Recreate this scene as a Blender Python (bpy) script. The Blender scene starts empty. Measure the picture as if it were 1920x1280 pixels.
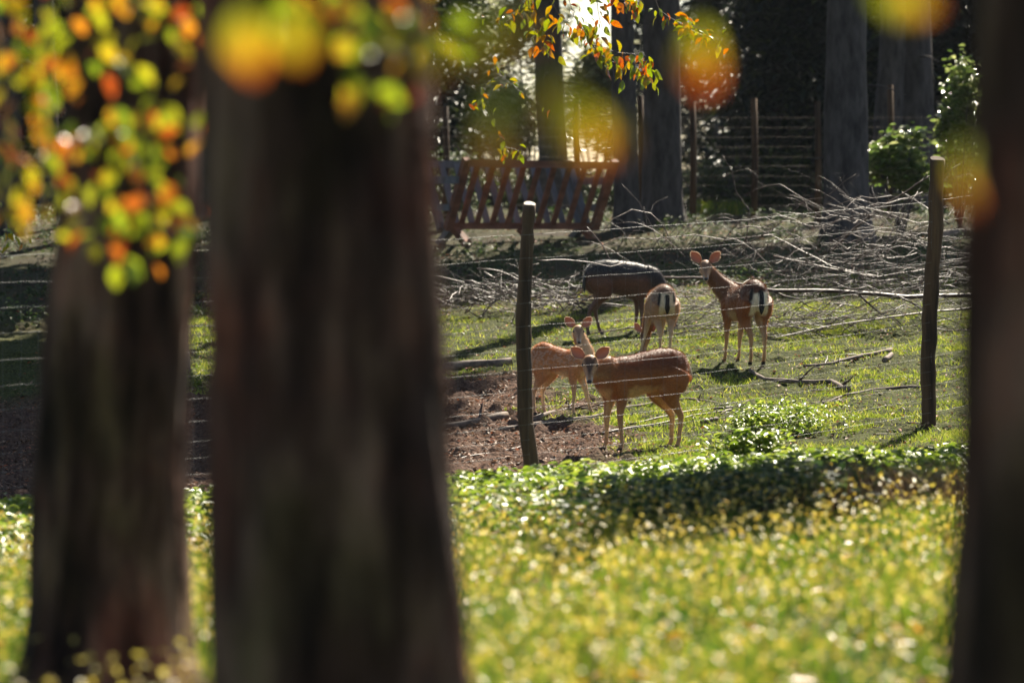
import bpy, math, random
import numpy as np
from mathutils import Vector, Matrix, noise as mn
random.seed(7); rng = np.random.default_rng(7)
scene = bpy.context.scene
# ---------------------------------------------------------------- camera, sky, sun, exposure
F = 7200.0                       # focal length in pixels of the 1920 wide photograph
CAM_Z, PITCH = 1.6, 0.03
HAZE = 0.0001
cd = bpy.data.cameras.new('camera'); cam = bpy.data.objects.new('camera', cd)
scene.collection.objects.link(cam); scene.camera = cam
cd.sensor_width = 36; cd.lens = 135; cd.clip_start = 0.1; cd.clip_end = 1500
cam.location = (0, 0, CAM_Z); cam.rotation_euler = (math.pi/2 - PITCH, 0, 0)
cd.dof.use_dof = True; cd.dof.focus_distance = 36.5; cd.dof.aperture_fstop = 2.0; cd.dof.aperture_blades = 9
SUN_EL, SUN_AZ = math.radians(43), math.radians(19)
world = bpy.data.worlds.new('World'); scene.world = world; world.use_nodes = True
wn = world.node_tree.nodes; wl = world.node_tree.links
sky = wn.new('ShaderNodeTexSky'); sky.sky_type = 'NISHITA'; sky.sun_disc = False
sky.sun_elevation = SUN_EL; sky.sun_rotation = SUN_AZ
wl.new(sky.outputs[0], wn['Background'].inputs[0]); wn['Background'].inputs[1].default_value = 0.05
sd = bpy.data.lights.new('sun', 'SUN'); sun = bpy.data.objects.new('sun', sd); scene.collection.objects.link(sun)
sd.energy = 5.0; sd.angle = math.radians(0.5); sd.color = (1.0, 0.90, 0.74)
sdir = Vector((math.sin(SUN_AZ)*math.cos(SUN_EL), math.cos(SUN_AZ)*math.cos(SUN_EL), math.sin(SUN_EL)))
sun.rotation_euler = sdir.to_track_quat('Z', 'Y').to_euler(); sun.location = (0, 0, 40)
scene.view_settings.view_transform = 'Standard'; scene.view_settings.look = 'None'
scene.view_settings.exposure = 1.65; scene.view_settings.gamma = 1
cy = scene.cycles
cy.use_denoising = True; cy.max_bounces = 6; cy.diffuse_bounces = 3; cy.glossy_bounces = 2
cy.transmission_bounces = 4; cy.transparent_max_bounces = 4; cy.sample_clamp_indirect = 4
cy.caustics_reflective = False; cy.caustics_refractive = False
COL = scene.collection

# ---------------------------------------------------------------- helpers
def sstep(a, b, t):
    t = np.clip((np.asarray(t, float)-a)/(b-a), 0, 1); return t*t*(3-2*t)
_hash = np.random.default_rng(3).random((256, 256))
def vnoise(x, y):
    x = np.asarray(x, float); y = np.asarray(y, float)
    xi = np.floor(x).astype(int); yi = np.floor(y).astype(int); fx = x-xi; fy = y-yi
    fx = fx*fx*(3-2*fx); fy = fy*fy*(3-2*fy)
    h = lambda a, b: _hash[a & 255, b & 255]
    return (h(xi, yi)*(1-fx)+h(xi+1, yi)*fx)*(1-fy)+(h(xi, yi+1)*(1-fx)+h(xi+1, yi+1)*fx)*fy
def fbm(x, y, o=3):
    s = 0; a = 1; t = 0
    for i in range(o):
        s = s+a*vnoise(x*2**i+17*i, y*2**i-9*i); t += a; a *= .5
    return s/t
_PD = np.array([-40, 0, 8, 12, 20, 28, 31, 34, 36.5, 39, 43, 50, 60, 65, 80, 120, 200, 400.])
_PZ = np.array([.1, -.05, -.06, -.06, -.26, -.38, -.45, -.40, -.18, .10, .33, .82, 1.47, 1.74, 2.5, 3.4, 4.0, 4.5])
_ty = np.linspace(-40, 400, 4401); _tz = np.interp(_ty, _PD, _PZ)
_k = np.exp(-np.linspace(-2.5, 2.5, 31)**2); _k /= _k.sum(); _tz = np.convolve(np.pad(_tz, 15, 'edge'), _k, 'valid')
def G(x, y):
    x = np.asarray(x, float); y = np.asarray(y, float)
    w = sstep(10, 26, y)*(1-sstep(45, 62, y))
    return np.interp(y, _ty, _tz) + .055*np.clip(x-.9, -8, 8)*w + .04*(vnoise(x*.7, y*.7)-.5)
def g(x, y): return float(G(x, y))
def X(px, d): return (px-960)/F*d
def at(px, py, d):               # point at a photo pixel and a distance
    return Vector((X(px, d), d, CAM_Z + d*((640-py)/F-PITCH)))
def ground_px(px, py):
    ds = np.linspace(10, 75, 3000); z = CAM_Z+ds*((640-py)/F-PITCH)
    below = np.nonzero(z <= G(X(px, ds), ds))[0]
    d = ds[below[0]] if len(below) else 60
    return Vector((X(px, d), d, g(X(px, d), d)))
def grassy(x, y):                # 0 bare earth .. 1 turf
    x = np.asarray(x, float); y = np.asarray(y, float)
    n = fbm(x*1.3, y*1.3)-.5; n2 = fbm(x*6, y*6)-.5
    e = x-.95+.16*(y-34)+1.6*n+.5*n2
    m = sstep(-.35, .55, e)
    m = np.maximum(m, sstep(38.5, 40.5, y+2*n))        # turf behind the deer
    m = np.maximum(m, 1-sstep(29.5, 31.2, y+1.0*n+.05*np.abs(x)))
    m = np.where(y > 46, np.maximum(m*(1-sstep(46, 50, y)), .5+1.2*n), m)
    return np.clip(m, 0, 1)
def mesh_np(name, V, Fc, mat=None, smooth=False):
    me = bpy.data.meshes.new(name); V = np.ascontiguousarray(V, np.float32); Fc = np.ascontiguousarray(Fc, np.int32)
    n, k = Fc.shape
    me.vertices.add(len(V)); me.vertices.foreach_set('co', V.ravel())
    me.loops.add(n*k); me.loops.foreach_set('vertex_index', Fc.ravel())
    me.polygons.add(n); me.polygons.foreach_set('loop_start', np.arange(0, n*k, k, dtype=np.int32))
    me.polygons.foreach_set('loop_total', np.full(n, k, np.int32))
    if smooth: me.polygons.foreach_set('use_smooth', np.ones(n, bool))
    me.update(calc_edges=True)
    if mat: me.materials.append(mat)
    return me
def color_attr(me, name, rgb):
    a = me.color_attributes.new(name, 'FLOAT_COLOR', 'POINT')
    c = np.ones((len(me.vertices), 4), np.float32); c[:, :3] = rgb; a.data.foreach_set('color', c.ravel())
class MB:
    def __init__(s): s.v = []; s.f = []
    def add(s, V, Fc):
        o = len(s.v); s.v += [tuple(p) for p in V]; s.f += [tuple(i+o for i in f) for f in Fc]
    def loft(s, st, n=12, caps=True):    # st: (centre, side, up, r_side, r_up)
        V = []; Fc = []
        for c, a, b, ra, rb in st:
            for i in range(n):
                t = 2*math.pi*i/n; V.append(c+a*(ra*math.cos(t))+b*(rb*math.sin(t)))
        for j in range(len(st)-1):
            for i in range(n):
                k = (i+1) % n; Fc.append((j*n+i, j*n+k, (j+1)*n+k, (j+1)*n+i))
        if caps: Fc.append(tuple(range(n-1, -1, -1))); Fc.append(tuple((len(st)-1)*n+i for i in range(n)))
        s.add(V, Fc)
    def tube(s, pts, rad, n=5):
        pts = [Vector(p) for p in pts]; st = []
        if not hasattr(rad, '__len__'): rad = [rad]*len(pts)
        up = Vector((0.13, .21, 1)); a = None
        for i, p in enumerate(pts):
            t = (pts[min(i+1, len(pts)-1)]-pts[max(i-1, 0)]).normalized()
            if a is None:
                a = t.cross(up)
                if a.length < .05: a = t.cross(Vector((1, .1, 0)))
            a = (a-t*a.dot(t)).normalized(); b = t.cross(a)
            st.append((p, a, b, rad[i], rad[i]))
        s.loft(st, n)
    def box(s, M, sx, sy, sz):
        V = [M @ Vector((x*sx/2, y*sy/2, z*sz/2)) for x in (-1, 1) for y in (-1, 1) for z in (-1, 1)]
        s.add(V, [(0, 1, 3, 2), (4, 6, 7, 5), (0, 4, 5, 1), (2, 3, 7, 6), (0, 2, 6, 4), (1, 5, 7, 3)])
    def mesh(s, name, mat=None, smooth=True):
        me = bpy.data.meshes.new(name); me.from_pydata(s.v, [], s.f); me.update()
        if smooth: me.polygons.foreach_set('use_smooth', np.ones(len(me.polygons), bool))
        if mat: me.materials.append(mat)
        return me
def obj(name, me, parent=None, loc=(0, 0, 0), rot=(0, 0, 0), sc=1.0):
    o = bpy.data.objects.new(name, me); COL.objects.link(o); o.parent = parent
    o.location = loc; o.rotation_euler = rot; o.scale = (sc, sc, sc) if not hasattr(sc, '__len__') else sc
    return o
def tag(o, label=None, cat=None, group=None, kind=None):
    for k, v in (('label', label), ('category', cat), ('group', group), ('kind', kind)):
        if v: o[k] = v
    return o
def thing(name, label, cat, loc, rz=0, group=None, sc=1.0):
    return tag(obj(name, None, None, loc, (0, 0, rz), sc), label, cat, group)
def frac(l): return [(b[0], b[1]) for b in l]

# ---------------------------------------------------------------- materials
def new_mat(name):
    m = bpy.data.materials.new(name); m.use_nodes = True; nt = m.node_tree
    return m, nt.nodes, nt.links, nt.nodes['Principled BSDF']
def ramp(n, stops):
    r = n.new('ShaderNodeValToRGB'); cr = r.color_ramp
    while len(cr.elements) < len(stops): cr.elements.new(.5)
    for e, (p, c) in zip(cr.elements, stops): e.position = p; e.color = (*c, 1)
    return r
def noisy(name, c1, c2, scale, rough=.85, bump=.3, stretch=(1, 1, 1), dist=.01, spec=.3, obj_coord=True):
    m, n, l, p = new_mat(name)
    tc = n.new('ShaderNodeTexCoord'); mp = n.new('ShaderNodeMapping'); mp.inputs['Scale'].default_value = stretch
    l.new(tc.outputs['Object'], mp.inputs[0])
    t = n.new('ShaderNodeTexNoise'); t.inputs['Scale'].default_value = scale; t.inputs['Detail'].default_value = 6
    t.inputs['Roughness'].default_value = .65; l.new(mp.outputs[0], t.inputs[0])
    r = ramp(n, [(.32, c1), (.68, c2)]); l.new(t.outputs[0], r.inputs[0]); l.new(r.outputs[0], p.inputs['Base Color'])
    b = n.new('ShaderNodeBump'); b.inputs['Strength'].default_value = bump; b.inputs['Distance'].default_value = dist
    l.new(t.outputs[0], b.inputs['Height']); l.new(b.outputs[0], p.inputs['Normal'])
    p.inputs['Roughness'].default_value = rough; p.inputs['Specular IOR Level'].default_value = spec
    return m
def leafy(name, stops, rough=.4, trans=.45, spec=.5, per_object=False, tipnoise=None, boost=1.0, namp=.8):
    m, n, l, p = new_mat(name)
    if per_object: src = n.new('ShaderNodeObjectInfo').outputs['Random']
    else: src = n.new('ShaderNodeNewGeometry').outputs['Random Per Island']
    if tipnoise:
        tc = n.new('ShaderNodeTexCoord'); t = n.new('ShaderNodeTexNoise'); t.inputs['Scale'].default_value = tipnoise
        l.new(tc.outputs['Object'], t.inputs[0])
        a = n.new('ShaderNodeMath'); a.operation = 'MULTIPLY_ADD'; a.inputs[1].default_value = namp
        l.new(t.outputs[0], a.inputs[0]); 
        b = n.new('ShaderNodeMath'); b.operation = 'SUBTRACT'; b.inputs[1].default_value = namp/2
        l.new(src, b.inputs[0]); l.new(b.outputs[0], a.inputs[2]); src = a.outputs[0]
    r = ramp(n, stops); l.new(src, r.inputs[0])
    l.new(r.outputs[0], p.inputs['Base Color'])
    p.inputs['Roughness'].default_value = rough; p.inputs['Specular IOR Level'].default_value = spec
    tr = n.new('ShaderNodeBsdfTranslucent'); mx = n.new('ShaderNodeMixShader'); mx.inputs[0].default_value = trans
    if boost != 1:
        v = n.new('ShaderNodeHueSaturation'); v.inputs['Value'].default_value = boost; v.inputs['Saturation'].default_value = 1.1
        l.new(r.outputs[0], v.inputs['Color']); l.new(v.outputs[0], tr.inputs[0])
    else: l.new(r.outputs[0], tr.inputs[0])
    l.new(p.outputs[0], mx.inputs[1]); l.new(tr.outputs[0], mx.inputs[2])
    l.new(mx.outputs[0], n['Material Output'].inputs[0])
    return m
M = {}
M['bark_near'] = noisy('furrowed_bark', (.010, .005, .004), (.12, .068, .050), 4.5, .9, 1.0, (1, 1, .16), .06, .15)
m, n, l, p = new_mat('furrowed_bark'); tc = n.new('ShaderNodeTexCoord')
def _nz(sc, st, det=6):
    mp = n.new('ShaderNodeMapping'); mp.inputs['Scale'].default_value = st; l.new(tc.outputs['Object'], mp.inputs[0]); t = n.new('ShaderNodeTexNoise')
    t.inputs['Scale'].default_value = sc; t.inputs['Detail'].default_value = det; t.inputs['Roughness'].default_value = .6; l.new(mp.outputs[0], t.inputs[0]); return t
ta = _nz(6, (1, 1, .22)); tb = _nz(2.2, (1, 1, .6), 3); tcn = _nz(13, (1, 1, .3), 4)
ra = ramp(n, [(.36, (.012, .007, .006)), (.52, (.075, .044, .032)), (.66, (.24, .155, .112))]); l.new(ta.outputs[0], ra.inputs[0])
rb = ramp(n, [(.36, (.55, .60, .40)), (.5, (.85, .80, .72)), (.64, (1.2, .72, .58))]); l.new(tb.outputs[0], rb.inputs[0])
mm = n.new('ShaderNodeMixRGB'); mm.blend_type = 'MULTIPLY'; mm.inputs[0].default_value = 1; l.new(ra.outputs[0], mm.inputs[1]); l.new(rb.outputs[0], mm.inputs[2]); l.new(mm.outputs[0], p.inputs['Base Color'])
p.inputs['Roughness'].default_value = .9; p.inputs['Specular IOR Level'].default_value = .15
ad = n.new('ShaderNodeMath'); ad.operation = 'ADD'; l.new(ta.outputs[0], ad.inputs[0]); l.new(tcn.outputs[0], ad.inputs[1])
bp = n.new('ShaderNodeBump'); bp.inputs['Strength'].default_value = 1; bp.inputs['Distance'].default_value = .06; l.new(ad.outputs[0], bp.inputs['Height']); l.new(bp.outputs[0], p.inputs['Normal'])
M['bark_near'] = m
M['bark_far'] = noisy('grey_bark', (.025, .022, .021), (.10, .085, .08), 7, .9, .7, (1, 1, .3), .03, .2)
M['post'] = noisy('weathered_post_wood', (.016, .010, .007), (.13, .075, .04), 12, .85, .6, (1, 1, .07), .006, .2)
M['cut'] = noisy('sawn_end_grain', (.5, .42, .3), (.7, .62, .5), 20, .7, .2)
M['twig'] = noisy('dry_branch_bark', (.018, .010, .008), (.09, .052, .038), 14, .55, .4, (1, 1, 1), .004, .4)
M['log'] = noisy('log_bark', (.05, .035, .028), (.22, .16, .12), 10, .8, .6, (1, 1, 1), .01, .3)
M['rack'] = noisy('reddish_rack_timber', (.09, .035, .02), (.26, .105, .058), 6, .8, .4, (.4, 1, 1), .005, .3)
M['rack_grey'] = noisy('greyed_rack_timber', (.07, .072, .08), (.16, .163, .175), 6, .8, .4, (1, 1, .3), .005, .3)
m, n, l, p = new_mat('galvanised_wire'); p.inputs['Base Color'].default_value = (.16, .155, .15, 1)
p.inputs['Metallic'].default_value = .15; p.inputs['Roughness'].default_value = .55; M['wire'] = m
m, n, l, p = new_mat('rusty_wire'); p.inputs['Base Color'].default_value = (.16, .12, .10, 1); p.inputs['Roughness'].default_value = .8; M['old_wire'] = m
m, n, l, p = new_mat('dark_eye'); p.inputs['Base Color'].default_value = (.006, .004, .003, 1); p.inputs['Roughness'].default_value = .08; M['eye'] = m
m, n, l, p = new_mat('wet_nose'); p.inputs['Base Color'].default_value = (.012, .010, .010, 1); p.inputs['Roughness'].default_value = .35; M['nose'] = m
M['meadow'] = leafy('meadow_grass', [(0, (.03, .08, .008)), (.5, (.11, .19, .014)), (.85, (.27, .31, .022)), (1, (.46, .36, .05))], .42, .55, .4, tipnoise=1.1, namp=1.7)
M['turf'] = leafy('short_turf', [(0, (.09, .15, .012)), (.6, (.25, .31, .028)), (1, (.45, .42, .08))], .4, .55, .4)
M['cover'] = leafy('nettle_leaf', [(0, (.07, .13, .010)), (.6, (.19, .27, .022)), (1, (.36, .40, .06))], .36, .55, .5)
M['drygrass'] = leafy('dry_grass', [(0, (.07, .035, .014)), (.6, (.17, .095, .035)), (1, (.34, .22, .09))], .5, .4, .3)
M['seed'] = leafy('yellow_seed_head', [(0, (.40, .26, .03)), (.6, (.50, .42, .07)), (1, (.60, .48, .14))], .45, .5, .4)
M['litter'] = leafy('leaf_litter', [(0, (.05, .03, .018)), (.55, (.17, .09, .05)), (.85, (.30, .18, .11)), (1, (.36, .09, .03))], .65, .2, .25)
M['fallen'] = leafy('fallen_leaf', [(0, (.16, .07, .02)), (.6, (.42, .16, .02)), (1, (.5, .30, .04))], .4, .4, .4)
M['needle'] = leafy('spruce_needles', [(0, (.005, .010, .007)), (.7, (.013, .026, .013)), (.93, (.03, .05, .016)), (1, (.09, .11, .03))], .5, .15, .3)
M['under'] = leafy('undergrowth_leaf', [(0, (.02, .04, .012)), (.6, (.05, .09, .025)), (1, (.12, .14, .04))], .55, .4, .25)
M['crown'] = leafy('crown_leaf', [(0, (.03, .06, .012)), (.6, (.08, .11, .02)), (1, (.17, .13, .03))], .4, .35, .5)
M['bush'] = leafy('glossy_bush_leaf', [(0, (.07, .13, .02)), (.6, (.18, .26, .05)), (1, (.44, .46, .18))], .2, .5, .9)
M['backlit_bush'] = leafy('backlight_tinted_leaf', [(0, (.22, .25, .13)), (.6, (.42, .43, .26)), (1, (.58, .55, .38))], .25, .6, .7)  # leaf colour lifted towards white to carry the backlit glow
AUT = [(0, (.10, .19, .012)), (.3, (.30, .36, .014)), (.56, (.40, .35, .014)), (.76, (.52, .19, .012)), (1, (.34, .04, .010))]
M['autumn'] = leafy('autumn_leaf', AUT, .33, .58, .5, True, 9, 1.0)
M['autumn_far'] = leafy('turning_leaf', [(0, (.13, .19, .02)), (.45, (.27, .27, .025)), (.7, (.36, .17, .02)), (1, (.30, .05, .012))], .22, .5, .8, True, 14, 1.1)
# ground
m, n, l, p = new_mat('woodland_ground')
va = n.new('ShaderNodeVertexColor'); va.layer_name = 'grassy'
tc = n.new('ShaderNodeTexCoord')
t1 = n.new('ShaderNodeTexNoise'); t1.inputs['Scale'].default_value = 5; t1.inputs['Detail'].default_value = 8
t2 = n.new('ShaderNodeTexNoise'); t2.inputs['Scale'].default_value = 38; t2.inputs['Detail'].default_value = 6
l.new(tc.outputs['Object'], t1.inputs[0]); l.new(tc.outputs['Object'], t2.inputs[0])
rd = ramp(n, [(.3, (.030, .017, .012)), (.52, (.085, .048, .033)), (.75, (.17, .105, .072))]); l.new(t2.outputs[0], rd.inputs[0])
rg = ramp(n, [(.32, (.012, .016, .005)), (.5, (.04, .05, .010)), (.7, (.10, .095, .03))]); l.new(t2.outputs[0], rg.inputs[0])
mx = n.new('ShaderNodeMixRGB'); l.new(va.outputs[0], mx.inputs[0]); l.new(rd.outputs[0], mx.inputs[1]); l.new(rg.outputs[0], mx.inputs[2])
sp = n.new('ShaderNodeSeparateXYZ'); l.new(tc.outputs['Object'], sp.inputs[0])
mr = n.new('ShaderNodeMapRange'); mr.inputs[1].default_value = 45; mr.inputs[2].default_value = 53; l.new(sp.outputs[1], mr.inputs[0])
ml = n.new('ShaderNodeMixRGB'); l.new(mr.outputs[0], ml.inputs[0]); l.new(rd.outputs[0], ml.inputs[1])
rf = ramp(n, [(.3, (.012, .009, .007)), (.7, (.05, .034, .024))]); l.new(t2.outputs[0], rf.inputs[0]); l.new(rf.outputs[0], ml.inputs[2]); l.new(ml.outputs[0], mx.inputs[1])  # far floor colour darkened to stand in for forest shade
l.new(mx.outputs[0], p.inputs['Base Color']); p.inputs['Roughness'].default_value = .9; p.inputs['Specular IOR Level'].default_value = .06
bp = n.new('ShaderNodeBump'); bp.inputs['Strength'].default_value = .8; bp.inputs['Distance'].default_value = .03
l.new(t2.outputs[0], bp.inputs['Height']); l.new(bp.outputs[0], p.inputs['Normal']); M['ground'] = m
# deer coat
def coat(name, rough=.6, spec=.25):
    m, n, l, p = new_mat(name)
    v = n.new('ShaderNodeVertexColor'); v.layer_name = 'coat'
    tc = n.new('ShaderNodeTexCoord'); t = n.new('ShaderNodeTexNoise'); t.inputs['Scale'].default_value = 34; t.inputs['Detail'].default_value = 5
    mpp = n.new('ShaderNodeMapping'); mpp.inputs['Scale'].default_value = (.6, 3, 3); l.new(tc.outputs['Object'], mpp.inputs[0]); l.new(mpp.outputs[0], t.inputs[0])
    r = ramp(n, [(.28, (.62, .62, .62)), (.72, (1.25, 1.25, 1.25))]); l.new(t.outputs[0], r.inputs[0])
    mm = n.new('ShaderNodeMixRGB'); mm.blend_type = 'MULTIPLY'; mm.inputs[0].default_value = 1
    l.new(v.outputs[0], mm.inputs[1]); l.new(r.outputs[0], mm.inputs[2]); l.new(mm.outputs[0], p.inputs['Base Color'])
    p.inputs['Roughness'].default_value = rough; p.inputs['Specular IOR Level'].default_value = spec
    p.inputs['Sheen Weight'].default_value = .06; p.inputs['Sheen Roughness'].default_value = .4
    b = n.new('ShaderNodeBump'); b.inputs['Strength'].default_value = .35; b.inputs['Distance'].default_value = .006
    l.new(t.outputs[0], b.inputs['Height']); l.new(b.outputs[0], p.inputs['Normal'])
    return m
M['coat'] = coat('deer_coat'); M['dark_coat'] = coat('buck_coat', .55, .35)
m, n, l, p = new_mat('deer_fur'); v = n.new('ShaderNodeVertexColor'); v.layer_name = 'coat'
l.new(v.outputs[0], p.inputs['Base Color']); p.inputs['Roughness'].default_value = .45
tr = n.new('ShaderNodeBsdfTranslucent'); l.new(v.outputs[0], tr.inputs[0]); mx = n.new('ShaderNodeMixShader'); mx.inputs[0].default_value = .35
l.new(p.outputs[0], mx.inputs[1]); l.new(tr.outputs[0], mx.inputs[2]); l.new(mx.outputs[0], n['Material Output'].inputs[0]); M['fur'] = m
m, n, l, p = new_mat('ear_skin'); p.inputs['Base Color'].default_value = (.28, .15, .11, 1); p.inputs['Roughness'].default_value = .6
tr = n.new('ShaderNodeBsdfTranslucent'); tr.inputs[0].default_value = (.50, .25, .17, 1); mx = n.new('ShaderNodeMixShader'); mx.inputs[0].default_value = .28
l.new(p.outputs[0], mx.inputs[1]); l.new(tr.outputs[0], mx.inputs[2]); l.new(mx.outputs[0], n['Material Output'].inputs[0]); M['ear'] = m

# ---------------------------------------------------------------- ground
gx = np.unique(np.concatenate([np.linspace(-6.5, 7.5, 260), -6.5-np.geomspace(.1, 110, 26), 7.5+np.geomspace(.1, 110, 26)]))
gy = np.unique(np.concatenate([np.linspace(9, 29, 120), np.linspace(29, 41, 400), np.linspace(41, 48, 110), np.linspace(48, 75, 90), 75+np.geomspace(.3, 150, 30), 9-np.geomspace(.2, 60, 16)]))
XX, YY = np.meshgrid(gx, gy); ZZ = G(XX, YY); GR = grassy(XX, YY)
inn = ((XX > -7) & (XX < 8) & (YY > 27) & (YY < 50))
clod = (fbm(XX*4, YY*4, 3)-.5)*.13+(fbm(XX*13, YY*13, 2)-.5)*.10+np.clip(fbm(XX*8+40, YY*8, 2)-.6, 0, 1)*.22
ZZ = ZZ+np.where(inn, clod*(1-.45*GR), 0)
ny, nx = XX.shape; ii = np.arange(ny*nx).reshape(ny, nx)
FQ = np.stack([ii[:-1, :-1], ii[:-1, 1:], ii[1:, 1:], ii[1:, :-1]], -1).reshape(-1, 4)
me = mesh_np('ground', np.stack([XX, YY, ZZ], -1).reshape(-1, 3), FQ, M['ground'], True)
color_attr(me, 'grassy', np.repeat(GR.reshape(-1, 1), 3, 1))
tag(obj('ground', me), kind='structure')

# ---------------------------------------------------------------- grass and low cover (nobody could count it)
def blades(name, P, H, W, mat, lean=.45, parent=None):
    n = len(P); az = rng.random(n)*2*np.pi; la = rng.random(n)*2*np.pi; ln = (rng.random(n)*lean+.08)*H
    sx = np.cos(az)*W/2; sy = np.sin(az)*W/2; lx = np.cos(la)*ln; ly = np.sin(la)*ln
    V = np.zeros((n, 5, 3)); V[:, :, :] = P[:, None, :]
    V[:, 0, 0] -= sx; V[:, 0, 1] -= sy; V[:, 1, 0] += sx; V[:, 1, 1] += sy
    V[:, 2, 0] += sx*.8+lx*.35; V[:, 2, 1] += sy*.8+ly*.35; V[:, 2, 2] += H*.6
    V[:, 3, 0] += -sx*.8+lx*.35; V[:, 3, 1] += -sy*.8+ly*.35; V[:, 3, 2] += H*.6
    V[:, 4, 0] += lx; V[:, 4, 1] += ly; V[:, 4, 2] += H*(.97-.3*lean*rng.random(n))
    b = np.arange(n)[:, None]*5
    T = np.concatenate([b+[[0, 1, 2]], b+[[0, 2, 3]], b+[[3, 2, 4]]])
    return mesh_np(name, V.reshape(-1, 3), T, mat)
def spikes(name, P, H, W, mat, lean=1.0):
    n = len(P); az = rng.random(n)*2*np.pi; la = rng.random(n)*2*np.pi; V = np.repeat(P[:, None, :], 3, 1)
    sx = np.cos(az)*W/2; sy = np.sin(az)*W/2; ln = H*lean*rng.random(n)
    V[:, 0, 0] -= sx; V[:, 0, 1] -= sy; V[:, 1, 0] += sx; V[:, 1, 1] += sy
    V[:, 2, 0] += np.cos(la)*ln; V[:, 2, 1] += np.sin(la)*ln; V[:, 2, 2] += H
    return mesh_np(name, V.reshape(-1, 3), np.arange(n*3).reshape(-1, 3), mat)
def scatter(n, d0, d1, pad=1.15, p=1.0):      # points spread over the ground between two distances
    d = d0+(d1-d0)*rng.random(n*2)**p
    keep = rng.random(n*2) < (d/d1)
    d = d[keep][:n]; x = (rng.random(len(d))*2-1)*(960/F*d*pad+.3)
    return x, d
def leaves(name, P, L, mat, up=.5, tilt=None, narrow=.5, drop=.0):
    """folded six-sided leaves at P with length L"""
    n = len(P); az = rng.random(n)*2*np.pi; el = (rng.random(n)-.5)*1.2*up if tilt is None else tilt
    d = np.stack([np.cos(az)*np.cos(el), np.sin(az)*np.cos(el), np.sin(el)-drop], -1); d /= np.linalg.norm(d, axis=1)[:, None]
    r = np.stack([-np.sin(az), np.cos(az), (rng.random(n)-.5)*.9], -1); r /= np.linalg.norm(r, axis=1)[:, None]
    u = np.cross(d, r); L = np.asarray(L)[:, None]; W = L*narrow*.5
    V = np.stack([P, P+d*L*.35+r*W+u*W*.35, P+d*L*.75+r*W*.7+u*W*.2-u*L*.05, P+d*L-u*L*.15, P+d*L*.75-r*W*.7+u*W*.2-u*L*.05, P+d*L*.35-r*W+u*W*.35], 1)
    b = np.arange(n)[:, None]*6
    T = np.concatenate([b+[[0, 1, 2, 3]], b+[[0, 3, 4, 5]]])
    return mesh_np(name, V.reshape(-1, 3), T, mat)
x, d = scatter(170000, 8.5, 25.5)
pt = fbm(x*.9, d*.9)
cl = fbm(x*3.1+5, d*2.2)
keep = (rng.random(len(x)) < np.clip(3.6*(cl-.40), .05, 1)*np.clip(.25+1.3*pt, 0, 1))
x, d, pt, cl = x[keep], d[keep], pt[keep], cl[keep]
P = np.stack([x, d, G(x, d)-.01], -1)
H = (.06+.12*rng.random(len(x))+.28*np.clip(pt-.4, 0, 1)+.35*np.clip(cl-.45, 0, 1))*(1-.35*sstep(20, 27, d))
o = obj('meadow_grass', blades('meadow_grass', P, H, .004+.005*rng.random(len(x)), M['meadow'], .7))
tag(o, 'tall yellow-green sunlit meadow grass in front of the wire fence', 'grass', kind='stuff')
ns = 12000; x, d = scatter(ns, 9, 24); hh = .16+.22*rng.random(len(x))  # yellow seed-head bits added to make blurred dots of light
o = obj('seed_heads', leaves('seed_heads', np.stack([x, d, G(x, d)+hh], -1), .018+.022*rng.random(len(x)), M['seed'], 1.5, narrow=.7))
tag(o, 'small yellow seed heads and dry tips added as blurred glints in the meadow grass', 'seed heads', kind='stuff')
x, d = scatter(420, 10, 27); o = obj('fallen_leaves', leaves('fallen_leaves', np.stack([x, d, G(x, d)+.06+.12*rng.random(len(x))], -1), .05+.04*rng.random(len(x)), M['fallen'], .8, narrow=.65))
tag(o, 'orange and brown fallen leaves caught in the meadow grass', 'fallen leaves', kind='stuff')
# turf in the enclosure
n0 = 1000000; x = -4.5+12*rng.random(n0); d = 31+20*rng.random(n0)**1.25; gr = grassy(x, d)
keep = (gr*np.clip(3.6*(.6*fbm(x*2.3, d*2.3)+.4*fbm(x*.9+4, d*.9)-.43), .04, 1) > rng.random(n0)*.95) & (np.abs(x) < 960/F*d*1.15+.3); x, d = x[keep], d[keep]
P = np.stack([x, d, G(x, d)-.01], -1)
o = obj('turf_grass', spikes('turf_grass', P, (.018+.05*rng.random(len(x))**2)*(.5+fbm(x*3, d*3)), .009+.010*rng.random(len(x)), M['turf'], 1.6))
tag(o, 'short bright green turf growing among the deer behind the fence', 'grass', kind='stuff')
# litter on the bare earth
n0 = 110000; x = -5.5+12*rng.random(n0); d = 29+22*rng.random(n0); keep = (rng.random(n0) < .12+.75*(1-grassy(x, d))) & (np.abs(x) < 960/F*d*1.15+.3); x, d = x[keep], d[keep]
o = obj('leaf_litter', leaves('leaf_litter', np.stack([x, d, G(x, d)+.012+.02*rng.random(len(x))], -1), .02+.045*rng.random(len(x))**2, M['litter'], 1.0, narrow=.55))
tag(o, 'dry brown leaf litter and wood chips on the bare trodden earth', 'leaf litter', kind='stuff')
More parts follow.
